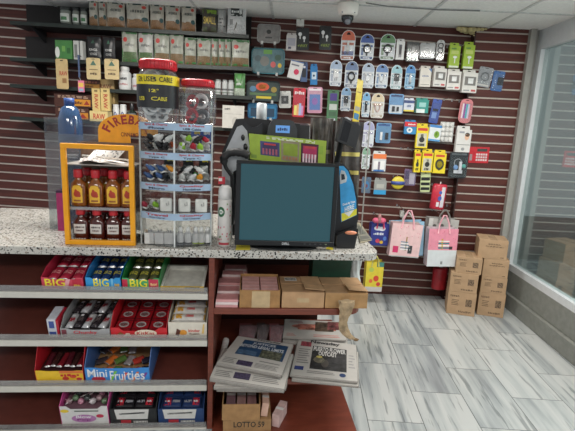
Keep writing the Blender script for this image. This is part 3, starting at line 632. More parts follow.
# row one: kraft window pouches and black ones
SILV = (168, 166, 160)
WH = (206, 204, 198)
tops = [(74, 90, 'first'), (90, 99, 'second'), (99.5, 107, 'third'), (107.5, 125.5, 'fourth'), (127, 149.5, 'fifth'), (150.5, 164.5, 'sixth'), (165.5, 180.5, 'seventh'), (181.5, 196, 'eighth')]
for i, (x0, x1, s_) in enumerate(tops[1:]):
    y1 = sy(1, (x0+x1)/2)-.8 + 1.0*(0)
    pouch(x0, y1-26, x1, y1, f'silver pouch with brown filling on the top shelf, {s_} from the left', (168, 165, 154), (126, 94, 62), [('r', .1, .9, .86, .97, (40, 62, 60)), ('t', '~Herb', .2, .8, .55, .7, (90, 92, 88)), ('d', .84, .32, .14, .09, (30, 70, 72)), ('d', .80, .78, .1, .06, (180, 60, 50)), ('r', .1, .9, .30, .42, (168, 166, 156))], off=.22, mid=(38, 60, 56))
for (x0, x1, lab) in ((61, 72, 'small clear jar with a white label on the top shelf, left one'), (73, 80, 'small clear jar with a white label on the top shelf, middle one'), (81, 88, 'small clear jar with a white label on the top shelf, right one')):
    y1 = sy(1, (x0+x1)/2)-.4; t, W_, H_ = pk_frame(x0, y1-17, x1, y1, .2, 'small_jar', lab, 'jar', 'jars on the top shelf', hk=False)
    b = MB(); b.lathe([(W_*.42, 0), (W_*.48, .005), (W_*.48, H_*.78), (W_*.40, H_*.82)], M((120, 126, 120), .2), 14); F = lambda u, v, e, W_=W_, H_=H_: ((W_*.48+e)*math.sin((u-.5)*3), -(W_*.48+e)*math.cos((u-.5)*3), v*H_)
    b.patch(F, .15, .85, .12, .6, M((200, 204, 198), .5), nu=8); b.patch(F, .3, .7, .2, .4, M((70, 120, 80), .5), nu=6, e=.0012); b.build('jar', t)
    b = MB(); b.lathe([(W_*.44, H_*.82), (W_*.46, H_*.84), (W_*.46, H_*.97), (W_*.4, H_)], M((46, 50, 50), .4), 14); b.build('lid', t)
pouch(202, 9.5, 217, sy(1, 210)-.5, 'black pouch with a lime green top and gold letters on the top shelf', (60, 58, 52), (66, 62, 52), [('r', .05, .95, .80, .97, (120, 150, 50)), ('t', 'SMALL', .08, .92, .35, .66, (205, 180, 90)), ('r', .05, .95, .03, .22, (70, 80, 50))], off=.22)
pouch(217.5, 10, 226.5, sy(1, 222)-.5, 'white pouch with dark scribbles between two black printed pouches', (170, 172, 170), (150, 152, 150), [('r', .2, .8, .55, .62, (90, 90, 92)), ('r', .1, .7, .40, .46, (80, 80, 84)), ('r', .3, .9, .25, .31, (90, 90, 92))], off=.20)
pouch(227, 5.5, 246, sy(1, 237)-.3, 'shiny white pouch with a black printed head, rightmost on the top shelf', (180, 182, 182), (166, 168, 168), [('r', .18, .82, .60, .92, (36, 44, 44)), ('t', '~Premium', .22, .78, .72, .82, (210, 212, 210)), ('p', [(.35, .1), (.65, .1), (.5, .42)], (96, 90, 80)), ('r', .12, .3, .2, .5, (120, 122, 122))], off=.24)
# row two
row2 = [(123, 137.5), (139, 153.5), (155, 169.5), (170.5, 183.5), (185, 196), (197.5, 210.5), (211.5, 217.5), (218.5, 224.5), (225, 230.5), (231.5, 248.5)]
nm = ['first', 'second', 'third', 'fourth', 'fifth', 'sixth', 'seventh', 'eighth', 'ninth', 'tenth']
for i, (x0, x1) in enumerate(row2):
    y1 = sy(2, (x0+x1)/2)-.5; hh = 31 if i < 4 else 27
    pl = i == 1
    pouch(x0-.4, y1-hh, x1+.4, y1, f'{"crinkled silver" if pl else "green edged white"} pouch in the second row, {nm[i]} from the left', (164, 166, 154) if not pl else (176, 176, 170), (118, 96, 66) if i not in (0, 1) else (82, 104, 66),
          [('r', .02, .98, .90, .98, (70, 110, 74)), ('d', .25, .72, .14, .08, (190, 70, 66)), ('t', '~LEAF', .25, .85, .5, .62, (120, 120, 116)), ('r', .02, .98, .03, .1, (60, 120, 66)), ('p', [(0.02, .1), (.25, .1), (.02, .45)], (70, 122, 72))], off=.22, mid=(66, 104, 70))
# left part below the jars: green box, white carton, black pouches
y1 = sy(2, 68)-.4
box(59, 41.5, 76, y1, 'green leafy box with a white circle at the left end of the shelf', (70, 126, 66), [('d', .12, .35, .14, .3, (214, 216, 210)), ('r', .4, .6, .4, .7, (110, 160, 80)), ('r', .7, .9, .3, .6, (50, 96, 50))], off=.22, tab=False, hk=False, d=.05, name='leafy_box', cat='box', group=None)
box(77, 42, 86.5, sy(2, 82)-.4, 'white carton with a dark stripe beside the green leafy box', (190, 190, 186), [('r', .1, .4, .1, .8, (120, 120, 118)), ('r', .6, .7, .0, 1, (60, 60, 62))], off=.22, tab=False, hk=False, d=.05, name='white_carton', cat='box', group=None)
for (x0, x1, s_, tx) in ((88, 102, 'left', 'KINGS'), (104, 116, 'right', 'ONE')):
    pouch(x0, sy(2, x0)-24, x1, sy(2, (x0+x1)/2)-.5, f'matte black pouch with a green leaf and white letters, {s_} one', (42, 42, 44), (40, 40, 42), [('p', [(.35, .72), (.65, .72), (.5, .88)], (70, 110, 90)), ('t', tx, .2, .8, .40, .5, (200, 200, 196)), ('t', tx, .25, .75, .22, .32, (180, 180, 176))], off=.22)
for (x0, y0, x1, y1, s_) in ((87, 57, 101, 79.5, 'left'), (105, 58, 119.5, 79.5, 'right')):
    card(x0, y0+1, x1, y1, f'kraft card with a green tree print hanging under the shelf, {s_} one', (202, 180, 134), [('p', [(.28, .66), (.72, .66), (.5, .90)], (80, 112, 96)), ('t', '~RFL', .25, .75, .2, .34, (80, 60, 44)), ('r', .2, .8, .44, .48, (120, 96, 66))], film=False, off=.29, name='kraft_card', cat='pouch', group=None, yaw=0)
card(57, 59, 69, 89, 'kraft packet with red letters at the left end, under the shelf', (196, 170, 122), [('t', 'RAW', .3, .95, .45, .6, (170, 50, 44)), ('r', .5, .85, .2, .36, (150, 110, 70))], film=False, off=.29, name='kraft_card', cat='pouch', group=None, yaw=0)
# lanyard
t, W_, H_ = pk_frame(77, 55, 84, 92, .30, 'lanyard', 'blue lanyard strap with a pink and yellow tag', 'lanyard', yaw=0)
b = MB(); b.box(-.010, .004, -.003, 0, H_*.40, H_, M((72, 88, 120), .6)); b.build('strap', t)
b = MB(); b.tube([(-.003, -.002, H_*.40), (.004, -.003, H_*.34), (.008, -.002, H_*.30)], .003, SILVER); b.build('clasp', t)
b = MB(); b.box(-.014, .034, -.008, 0, 0, H_*.31, M((220, 120, 150), .35)); F = lambda u, v, e: (-.014+.048*u, -.008-e, H_*.31*v); prints(b, F, [('r', .1, .9, .45, .8, (226, 190, 90)), ('r', .1, .9, .05, .3, (150, 170, 190))]); b.build('tag', t)
# shelf three: bottles, canisters
def bottle(x0, y0, x1, y1, off, name, label, cat, body, cap, lab=None, spec=(), group=None, capr=.6, sh=.72, sq=False):
    t, W_, H_ = pk_frame(x0, y0, x1, y1, off, name, label, cat, group, hk=False, yaw=0); R_ = W_/2
    b = MB(); b.lathe([(R_*.9, 0), (R_, .006), (R_, H_*sh), (R_*capr*.95, H_*(sh+.10)), (R_*capr*.9, H_*(sh+.12))], body, 18)
    F = lambda u, v, e: ((R_+e)*math.sin((u-.5)*2.8), -(R_+e)*math.cos((u-.5)*2.8), v*H_)
    if lab: b.patch(F, .02, .98, .1, sh-.05, M(lab, .45, var=.03), nu=10)
    for s_ in spec:
        s2 = list(s_)
        if s2[0] == 'r' and len(s2) < 7: s2 = s2[:6]+[8]
        prints(b, lambda u, v, e: F(u, v, e+.0008), [tuple(s2)])
    b.build('bottle', t)
    b = MB(); b.lathe([(R_*capr, H_*(sh+.12)), (R_*capr*1.02, H_*(sh+.14)), (R_*capr*1.02, H_*.98), (R_*capr*.9, H_)], cap, 16); b.build('cap', t)
    return t
WB = M((208, 208, 206), .4, var=.03)
bottle(119.5, sy(3, 126)-23.5, 131.5, sy(3, 126)-.3, .22, 'pill_bottle', 'large white pill bottle with pink print left of the red jar', 'bottle', WB, WB, (200, 200, 198), [('t', '~HR', .3, .7, .42, .55, (60, 60, 64)), ('t', '~gold', .25, .75, .2, .3, (170, 110, 110))], capr=.7)
bottle(132.5, sy(3, 136)-17, 140.5, sy(3, 136)-.3, .20, 'pill_bottle', 'smaller white pill bottle partly behind the red lidded jar', 'bottle', WB, WB, (196, 194, 194), [('t', '~me', .3, .7, .2, .35, (170, 100, 110))], capr=.7)
for i, (x0, x1) in enumerate(((215, 221), (222, 227.5), (228, 233.5))):
    bottle(x0, sy(3, x0)-15.5, x1, sy(3, (x0+x1)/2)-.4, .22, 'canister', f'small white canister with grey bands beside the green pouch, {nm[i]} from the left', 'canister', M((190, 192, 190), .35), M((150, 152, 150), .4), (186, 188, 186), [('r', .1, .9, .3, .42, (90, 92, 92)), ('r', .1, .9, .12, .2, (120, 130, 120))], capr=.85, sh=.8)
pouch(234, 73.5, 245, sy(3, 240)-.4, 'bright green pouch with a white patch beside the canisters', (74, 122, 66), (170, 180, 164), [('r', .1, .9, .76, .95, (60, 140, 50)), ('t', '~gr', .2, .7, .45, .6, (210, 214, 206))], off=.2)
# cigar cartons and rolling-paper boxes standing on the lowest shelf
BRN = (74, 40, 30)
def carton(x0, y0, x1, y1, off, label, spec, col=BRN, d=.09, name='cigar_carton', cat='box'):
    return box(x0, y0, x1, y1, label, col, spec, d=d, off=off-.0, name=name, cat=cat, group=None, tab=False, hk=False, yaw=0)
yy = sy(4, 80)
carton(61, yy-12.5, 93.5, yy-.4, .16, 'brown and gold cigar carton at the bottom of the pile', [('r', .22, .98, .1, .62, (200, 130, 40)), ('t', '~cigar', .34, .66, .2, .5, (90, 40, 24)), ('p', [(.7, .2), (.94, .2), (.82, .55)], (150, 50, 36)), ('t', '~ONE GO TWO', .1, .9, .7, .92, (170, 140, 120))])
carton(60, yy-25.5, 96.5, yy-13.2, .16, 'brown and gold cigar carton in the middle of the pile', [('r', .42, .96, .1, .62, (206, 138, 44)), ('t', '~cigar', .5, .74, .2, .5, (90, 40, 24)), ('p', [(.78, .2), (.94, .2), (.86, .55)], (150, 50, 36)), ('t', '~ONE GO TWO', .1, .9, .7, .92, (170, 140, 120))])
carton(84, 81, 104, 90.5, .12, 'dark carton with gold panel above the cigar cartons', [('r', .0, 1, .08, .6, (150, 106, 40)), ('t', '~BLUNT', .1, .9, .66, .92, (150, 90, 70)), ('t', '~wrap', .3, .7, .2, .5, (70, 40, 20))])
carton(102, 80.5, 118.5, 104, .10, 'tan carton with small brown lettering behind the upright paper boxes', [('t', 'RAW', .15, .85, .62, .8, (120, 70, 50)), ('r', .1, .9, .1, .5, (170, 140, 90))], (172, 146, 98))
for (x0, x1, s_) in ((93.5, 101.5, 'left'), (102.2, 111, 'right')):
    t, W_, H_ = pk_frame(x0, 89, x1, 111, .25, 'rolling_paper_box', f'upright cream box with red sideways RAW letters, {s_} of the pair', 'box', hk=False, yaw=0)
    b = MB(); b.box(-W_/2, W_/2, -.02, .02, 0, H_, M((206, 182, 120), .5, var=.04)); F0 = flat(W_, H_, -.02)
    Fr = lambda u, v, e, F0=F0: F0(v, 1-u, e); b.text(Fr, 'RAW', .25, .9, .30, .75, M((176, 44, 40), .5)); b.patch(F0, .3, .7, .86, .95, M((120, 100, 60), .5)); b.build('carton', t)
    b = MB(); b.box(-W_*.5, W_*.5, -.022, .02, H_, H_+.004, M((190, 166, 104), .5)); b.build('lid_flap', t)
carton(95, 111.5, 112.5, sy(4, 104)-.4, .28, 'wide cream RAW box under the two upright paper boxes', [('t', 'RAW', .2, .85, .2, .75, (176, 44, 40))], (206, 184, 126), .10, 'rolling_paper_box')
for (x0, x1, s_) in ((113.5, 119.5, 'left'), (120.5, 126.8, 'right')):
    bottle(x0, 104.5, x1, sy(4, x0)-.5, .24, 'eye_drop_bottle', f'short white bottle with a dark blue eye shape, {s_} of the pair', 'bottle', WB, WB, (214, 214, 214), [('d', .5, .38, .16, .2, (40, 50, 110)), ('d', .5, .42, .08, .1, (180, 190, 210))], capr=.95, sh=.78)
bottle(128, 103.5, 136.5, sy(4, 132)-.5, .24, 'dark_bottle', 'dark green glass bottle with a pale label beside the jar', 'bottle', M((30, 42, 36), .2), M((30, 30, 32), .3), (96, 100, 100), [('t', '~ab', .3, .7, .3, .45, (160, 60, 80))], capr=.45, sh=.55)
# small carton right of the jars (shelf four)
box(222.5, 106, 243.5, sy(4, 233)-.5, 'square white electronics box with faint ring drawing', (196, 192, 184), [('t', '~Home', .1, .35, .80, .9, (90, 90, 90)), ('r', .1, .9, .62, .635, (150, 148, 142)), ('d', .6, .3, .16, .2, (176, 172, 164))], off=.24, tab=False, hk=False, d=.10, name='electronics_box', cat='box', group=None, yaw=.1)
# ================================================================== THINGS ON THE COUNTER
def on(px, py, v=None):
    """counter point (u,v) whose top sits under this pixel"""
    p = Cz(px, py, ZT); return p
def cthing(name, label, cat, u, v, z=ZT, rz=0, group=None):
    return thing(name, label, cat, cw(u, v, z), CYAW+rz, group)
def wh(x0, y0, x1, y1, v):
    a = Cuz(x0, (y0+y1)/2, v); b = Cuz(x1, (y0+y1)/2, v); c = Cuz((x0+x1)/2, y0, v); d = Cuz((x0+x1)/2, y1, v)
    return (a.x+b.x)/2, b.x-a.x, c.z-d.z, d.z, c.z
# ---- yellow framed bottle display
YEL = M((236, 160, 12), .4, var=.03)
fv = .03
a = Cuz(66.5, 247, fv); b_ = Cuz(134, 247, fv); tl = Cuz(60.5, 143, fv); 
uc = (a.x+b_.x)/2; W = b_.x-a.x + .012; HF = tl.z-ZT
D = .24
t = cthing('bottle_display', 'clear bottle display case with a thick yellow front frame', 'display case', uc, fv)
fr = .022
b = MB(); b.box(-W/2, W/2, 0, .02, 0, fr, YEL); b.box(-W/2, W/2, 0, .02, HF-fr, HF, YEL); b.box(-W/2, -W/2+fr, 0, .02, fr, HF-fr, YEL); b.box(W/2-fr, W/2, 0, .02, fr, HF-fr, YEL); b.build('frame', t, bevel=.002)
for x_ in (-W/2, W/2-.004): b = MB(); b.box(x_, x_+.004, .02, D, 0, HF, ACRY); b.build('side_pane', t)
b = MB(); b.box(-W/2+.004, W/2-.004, D-.005, D, .02, HF, M((110, 84, 66), .5, var=.15)); b.build('back_pane', t)
s2 = Cuz(100, 207.5, fv+.03).z - ZT
ST = HF*.80
for z in (.004, s2, ST): b = MB(); b.box(-W/2+.004, W/2-.004, .022, D-.006, z-.004, z, M((150, 144, 138), .35) if z > ST-.1 else ACRY); b.build('shelf', t)
b = MB(); b.box(-W/2+fr, W/2-fr, .0205, .0225, s2-.012, s2+.002, clear((230, 226, 220), .16, 'strip', .1, .25)); b.build('shelf_strip', t)
# arched header sign behind the case
sgv = .275
hA = Cuz(98.5, 140, sgv); hB = Cuz(158, 140, sgv); hT = Cuz(127, 114, sgv).z; hM = Cuz(100, 130, sgv).z; hN = Cuz(130.5, 140, sgv)
su = (hA.x+hB.x)/2; sw = hB.x-hA.x
st_ = cthing('header_sign', 'arched yellow sign with dark red letters behind the bottle display', 'sign', su, sgv, ZT)
SB = 0
arc = [(sw/2*math.cos(PI*k/14), hM-ZT+(hT-hM)*math.sin(PI*k/14)) for k in range(15)]
b = MB(); b.prism([(-sw/2, SB), (hN.x-su, SB), (hN.x-su, hM-ZT-.02), (sw/2, hM-ZT-.02)] + arc, -.002, .004, M((232, 156, 22), .5, var=.04)); 
word = 'FIREBALL'; hc = hM-ZT-.02
for i, ch in enumerate(word):
    an = math.radians(156 - i*132/(len(word)-1)); r1 = sw*.385; ca, sa = math.cos(an), math.sin(an)*.95; q = sw*.060*(.34 if ch == 'I' else 1)
    cx, cz = r1*ca, hc+r1*sa*(hT-hM+.02)/(sw*.5)
    ta = an-PI/2; 
    Fq = lambda u, v, e, cx=cx, cz=cz, ta=ta: (cx+((u-.5)*q*1.6)*math.cos(ta)-((v-.5)*sw*.150)*math.sin(ta), -.0022-e, cz+((u-.5)*q*1.6)*math.sin(ta)+((v-.5)*sw*.150)*math.cos(ta))
    b.text(Fq, ch, 0, 1, 0, 1, M((150, 34, 34), .5), bold=.03)
Fs = lambda u, v, e: ((u-.5)*sw, -.0022-e, hM-ZT-.030+v*.03)
b.text(Fs, 'CINNAMON', .38, .72, .1, .8, M((130, 60, 30), .5)); b.build('board', st_)
# bottles
def flask(u, v, z, kind, label):
    t = cthing('liquor_bottle', label, 'bottle', u, v, z, rnd(-.08, .08), 'small liquor bottles in the yellow display')
    R_ = .0365; H_ = (s2-.012) if z < ZT+.05 else .172
    am = M((128, 68, 16), .12, coat=.5, var=.12) if kind == 'amber' else M((74, 26, 20), .12, coat=.5, var=.12)
    b = MB(); b.lathe([(R_*.9, 0), (R_, .006), (R_, H_*.52), (R_*.9, H_*.62), (R_*.55, H_*.70), (R_*.42, H_*.74), (R_*.42, H_*.80)], am, 20, 1, .62, pw=.8)
    b.build('glass', t)
    F = lambda u_, v_, e: ((R_+e)*.98*math.sin((u_-.5)*2.2), -(R_*.70+e)*math.cos((u_-.5)*1.5)*.93-.0005, v_*H_)
    b = MB()
    if kind == 'amber':
        b.patch(F, .18, .82, .10, .50, M((226, 176, 50), .5), nu=8); b.disc(F, .5, .52, .26, .06, M((226, 176, 50), .5), e=.0006)
        b.disc(F, .5, .34, .20, .09, M((176, 58, 34), .5)); b.disc(F, .44, .42, .08, .05, M((176, 58, 34), .5)); b.disc(F, .62, .29, .1, .04, M((176, 58, 34), .5)); b.patch(F, .3, .7, .13, .18, M((150, 90, 40), .5), e=.001)
    else:
        b.patch(F, .14, .86, .24, .52, M((212, 206, 200), .5), nu=8); b.text(F, '~APPLE', .22, .78, .40, .46, M((60, 40, 40), .5)); b.text(F, '~CRISP', .3, .7, .30, .36, M((90, 40, 40), .5))
        b.text(F, '~ROYAL', .16, .84, .04, .12, M((200, 190, 180), .5))
    b.build('label', t)
    b = MB(); b.lathe([(R_*.52, H_*.78), (R_*.56, H_*.79), (R_*.56, H_*.97), (R_*.48, H_)], M((184, 36, 46), .4), 18); b.build('cap', t)
    return t
for row, (z, kind, lab) in enumerate(((ZT+s2, 'amber', 'amber bottle with yellow label, upper shelf'), (ZT+.004, 'red', 'dark red bottle with white label, lower shelf'))):
    for i in range(4):
        px = (79, 96.2, 113.4, 129)[i] + (2.5, 1.6, .8, 0)[i]*row
        p = Cuz(px, 185 if row == 0 else 225, fv+.07)
        flask(min(p.x, uc+W/2-.042), fv+.065, z+.001, kind, lab + f', {nm[i]} from the left')
    for i in range(3):
        p = Cuz((88, 105, 122)[i], 185, fv+.15); flask(p.x, fv+.15, z+.001, kind, lab + f', rear row, {nm[i]} from the left')
# papers lying on the case
zt2 = ZT+ST+.004
for i, (pts, c, lab, dz) in enumerate((
    ([(62, 166), (120, 166), (116, 154), (64, 155)], (176, 170, 166), 'crumpled grey and white bag lying in the yellow display top', .004),
    ([(84, 153), (128, 170), (134, 164), (116, 150)], (220, 216, 208), 'white paper sheet sliding over the display top', .016))):
    Q = [Cz(x, y, zt2+dz) for x, y in pts]; Q = [Vector((min(max(q.x, uc-W/2+.012), uc+W/2-.012), min(max(q.y, fv+.03), fv+D-.014), q.z)) for q in Q]
    Q = [cw(*q) for q in Q]; n = 8
    F = quad(Q[0], Q[1], Q[2], Q[3], lambda u, v: .010*abs(math.sin(7*u+3*v)) )
    b = MB(); b.patch(F, 0, 1, 0, 1, M(c, .5, var=.06), e=.0, nu=12, nv=8); b.patch(lambda u, v, e: F(1-u, v, -.0015), 0, 1, 0, 1, M(c, .5, var=.06), nu=12, nv=8)
    if i == 0:
        for k in range(30): b.disc(F, rnd(.05, .95), rnd(.05, .95), .018, .05, M((60, 58, 60), .5), n=6)
    o = b.build('paper_sheet' if i else 'paper_bag'); tag(o, lab, 'paper')
# patterned bag standing behind in the case top
t = cthing('patterned_bag', 'white bag with black dots bent over the display top', 'bag', Cuz(100, 160, fv+.18).x, fv+.20, zt2)
F = lambda u, v, e: ((u-.5)*.14+.04*v, -.03-.02*math.sin(PI*u)-e+.03*v, v*.052)
b = MB(); b.patch(F, 0, 1, 0, 1, WHITE, nu=8, nv=6, e=0); b.patch(lambda u, v, e: (F(u, v, 0)[0], F(u, v, 0)[1]+.02, F(u, v, 0)[2]), 1, 0, 0, 1, WHITE, nu=8, nv=6)
for k in range(36): b.disc(F, rnd(.04, .96), rnd(.05, .95), .018, .05, M((40, 40, 42), .5), n=6)
b.build('bag_body', t)
# acrylic box and blue bottles at far left behind
t = cthing('acrylic_bin', 'clear open acrylic bin behind the yellow display', 'bin', Cuz(86, 150, .42).x, .42)
bw = .34; bh = Cuz(75, 118, .33).z - ZT
b = MB(); b.box(-bw/2, bw/2, -.09, -.086, 0, bh*.86, ACRY); b.box(-bw/2, bw/2, .086, .09, 0, bh, ACRY); b.box(-bw/2, -bw/2+.004, -.086, .086, 0, bh, ACRY); b.box(bw/2-.004, bw/2, -.086, .086, 0, bh, ACRY); b.build('wall_pane', t)
b = MB(); b.box(-bw/2, bw/2, -.086, .086, 0, .004, ACRY); b.build('floor_pane', t)
for i, (px, py) in enumerate(((69, 98),)):
    p = Cuz(px, py, .41); R_ = .060; hh = p.z-ZT-.005
    t = cthing('blue_bottle', 'large clear blue plastic bottle standing in the acrylic bin', 'bottle', p.x, .41, ZT+.0045)
    b = MB(); b.lathe([(R_*.9, 0), (R_, .01), (R_, hh*.55), (R_*.92, hh*.6), (R_, hh*.66), (R_*.96, hh*.84), (R_*.7, hh*.92), (R_*.35, hh*.95)], clear((58, 112, 176), .12, 'blue_plastic', .1, .22, (70, 120, 180)), 18); b.build('bottle', t)
    b = MB(); b.lathe([(R_*.42, hh*.948), (R_*.42, hh)], M((40, 70, 130), .4), 14); b.build('cap', t)
# x
t = cthing('pink_pack', 'bright pink pack standing left of the yellow display', 'pack', Cuz(64.8, 210, .3).x, .31)
b = MB(); b.box(-.035, .0, -.02, .02, 0, .2, M((170, 40, 100), .35)); b.build('carton', t)
b = MB(); b.box(-.036, .001, -.021, .021, .2, .212, M((60, 30, 60), .35)); b.build('lid', t)

# ---- accessory tower
tvf = .0
A = Cuz(140, 246, .04); B = Cuz(210, 246, .04); Tz = Cuz(175, 124, .04).z
tu = (A.x+B.x)/2; TW = B.x-A.x; TH = Tz-ZT; TD = .24
tw = cthing('accessory_tower', 'clear acrylic four tier tower with pale blue printed bands', 'display tower', tu, .145)
def arcf(u, e=0):      # front bows outward
    x = (u-.5)*TW; return (x*(1+e*2), -(.070+.055*math.cos((u-.5)*PI))-e)
def TF(u, v, e): a, y = arcf(u); return (a, y-e, v)
lev = [Cuz(178, y, .03).z-ZT for y in (123.5, 153, 184, 213.5, 247)]
lev[4] = 0
bandh = .032
fp = [arcf(k/12) for k in range(13)] + [(TW/2, .10), (-TW/2, .10)]
FRM = M((206, 208, 206), .4)
for i, z in enumerate(lev):
    b = MB(); b.prism(fp, z if i == 4 else z-.005, z+.004 if i == 4 else z, ACRY, 'z'); b.build('tier_plate', tw)
for x_ in (-TW/2, TW/2-.004): b = MB(); b.box(x_, x_+.004, -.083, .10, .005, TH-.005, ACRY); b.build('side_pane', tw)
b = MB(); b.box(-TW/2+.004, TW/2-.004, .096, .10, .005, TH-.005, ACRY); b.build('back_pane', tw)
b = MB(); b.box(-.002, .002, -.118, .095, .005, TH-.005, ACRY); b.build('divider_pane', tw)
for u in (.0, .5, 1.0):
    x, y = arcf(u); b = MB(); b.box(x-.0035, x+.0035, y-.002, y+.004, 0, TH, FRM); b.build('front_post', tw)
words = [(('Sync & Charge', 'iPhone'), ('Sync & Charge', 'USB Cable')), (('Sync & Charge', 'Type C'), ('Sync & Charge', 'Type C')), (('Sync & Charge', 'Micro'), ('Quality', 'Handsfree')), (('Travel', 'Home Charger'), ('Quality', 'Car Charger'))]
RED = M((176, 34, 44), .5); NV = M((40, 46, 66), .5)
for i in range(4):
    z1 = lev[i]; z0 = z1-bandh
    b = MB(); FF = lambda u, v, e, z0=z0: (arcf(u)[0], arcf(u)[1]-.004-e, z0+v*bandh)
    b.patch(FF, 0, 1, 0, 1, M((160, 184, 208), .35, var=.06, scale=14), nu=14, nv=1, e=0)
    b.patch(lambda u, v, e: (arcf(u)[0], arcf(u)[1]-.002, z0+v*bandh), 1, 0, 0, 1, M((160, 184, 208), .35), nu=14, nv=1)
    for c in range(2):
        o_ = .03+.49*c
        b.text(FF, words[i][c][0], o_+.05, o_+.38, .52, .88, RED, bold=.03); b.text(FF, words[i][c][1], o_+.1, o_+.34, .10, .42, NV, bold=.03)
    b.build('printed_band', tw)
# clear drawer fronts of the lowest tier
b = MB(); b.patch(lambda u, v, e: (arcf(u)[0], arcf(u)[1]-.001, .006+v*.07), 0, 1, 0, 1, clear((240, 240, 240), .12), nu=14); b.build('bin_front', tw)
def tw_p(u, v, z): return tu+(u-.5)*TW, .145+v, ZT+z
def bit(kind, u, v, z, col, label, rz=0, group=None):
    x, y, zz = tw_p(u, v, z)
    if kind == 'plug':
        t = cthing('car_charger', label, 'charger', x, y, zz, rz, group)
        b = MB(); b.lathe([(.016, 0), (.017, .006), (.017, .05), (.012, .055)], M(col, .35), 14); b.build('body', t)
        b = MB(); b.lathe([(.012, .055), (.010, .075), (.006, .085)], M((214, 214, 212), .35), 12); b.build('tip', t)
        b = MB(); b.lathe([(.0175, .002), (.0178, .010)], M((40, 40, 40) if rz > 0 else (150, 170, 60), .4), 14); b.build('ring', t)
    elif kind == 'case':
        t = cthing('charger_case', label, 'charger', x, y, zz, rz, group)
        b = MB(); b.box(-.028, .028, -.010, .010, 0, .065, M(col, .35)); b.build('shell', t, bevel=.006)
        b = MB(); b.tube([(.012, -.0115, .05), (.014, -.0125, .035), (.004, -.0125, .03), (.002, -.0115, .042)], .0018, M((170, 170, 168), .4), 5); b.build('cord', t)
    elif kind == 'cube':
        t = cthing('wall_charger', label, 'charger', x, y, zz, rz, group)
        b = MB(); b.box(-.022, .022, -.022, .022, 0, .055, M(col, .35)); b.build('body', t, bevel=.003)
        b = MB(); b.box(-.008, -.004, -.004, .004, .055, .068, SILVER); b.box(.004, .008, -.004, .004, .055, .068, SILVER); b.build('prong', t)
    elif kind == 'cap':
        t = cthing('cable_bundle', label, 'cable', x, y, zz, rz, group)
        b = MB(); b.lathe([(.010, 0), (.014, .004), (.015, .028), (.009, .034), (.008, .046), (.003, .048)], M(col, .35), 10, 1, .8, X=Matrix.Rotation(1.0, 4, 'X')); b.v = [(x_, y_+.020, z_+.017) for x_, y_, z_ in b.v]; b.build('plug', t)
        b = MB(); b.tube([(.014*math.cos(a), .016+.014*math.sin(a), .012+.004*math.sin(2*a)) for a in [2*PI*k/10 for k in range(10)]], .0045, M((208, 208, 206) if max(col) > 60 else (36, 36, 38), .4), 5, closed=True); b.build('coil', t)
    return t
base = .0045
g = 'car chargers in the lowest tier'
for i, u in enumerate((.56, .67, .78, .86, .95)):
    bit('plug', u, -.075+.02*(abs(u-.5)), base, (208, 208, 206), f'white car charger standing in the lowest tier, {nm[i]} from the left', (.4, .5, -.4, -.5, .3)[i], g)
for i, u in enumerate((.12, .26, .40)):
    bit('cube', u, -.07, base, (214, 212, 208), f'white wall charger cube in the lowest tier, {nm[i]} from the left', 0, 'wall charger cubes in the lowest tier')
for i, u in enumerate((.36, .62, .86)):
    bit('case', u, -.075, lev[3]+.001, (216, 216, 210), f'white rounded cable case in the third tier, {nm[i]} from the left', 0, 'white cable cases in the third tier')
cols = {1: [(40, 38, 40), (206, 206, 202), (30, 30, 32), (36, 34, 38), (40, 38, 40), (206, 90, 40), (150, 200, 60), (216, 216, 214), (186, 40, 60), (214, 214, 212), (160, 205, 60), (216, 210, 212), (220, 220, 218)],
        2: [(44, 74, 120), (36, 44, 44), (60, 90, 140), (40, 46, 48), (36, 40, 44), (206, 206, 206), (208, 208, 204), (200, 200, 200), (214, 214, 214), (70, 180, 90), (226, 150, 40), (204, 204, 202)],
        3: [(150, 40, 60), (206, 206, 204), (130, 180, 50), (200, 200, 198)]}
cn = lambda c: ('dark' if max(c) < 60 else 'white' if min(c) > 150 else 'orange' if c[0] > 200 and c[1] > 90 else 'green' if c[1] > c[0] and c[1] > c[2] else 'blue' if c[2] > c[0] else 'red')
for tier, L_ in cols.items():
    n = len(L_)
    for i, c in enumerate(L_):
        if tier == 3: u = .06+.06*i
        else: u = .12+.29*(i % (n//2))/(n//2-1) + (.48 if i >= n//2 else 0); u = min(max(u, .11), .90)
        back = (i % 2)*.06
        lift = .0 
        bit('cap', u+.02*(i % 3-1), -.07+back+.02*abs(u-.5), lev[tier]+.001, c, f'{cn(c)} cable plug bundle lying in the {("top", "second", "third")[tier-1]} tier of the tower, {"front" if back == 0 else "rear"} row', rnd(-.9, .9), f'{cn(c)} cable bundles, {("top", "second", "third")[tier-1]} tier')
for tier in (1, 2):
    L_ = cols[tier]
    for i in range(10):
        c = L_[(i*5+2) % len(L_)]; u = (.13+.07*i if i < 5 else .60+.07*(i-5))
        bit('cap', u, -.055+.03*(i % 2), lev[tier]+.036, c, f'{cn(c)} cable plug bundle heaped on the others in the {("top", "second")[tier-1]} tier of the tower', rnd(-2, 2), f'{cn(c)} heaped cable bundles, {("top", "second")[tier-1]} tier')
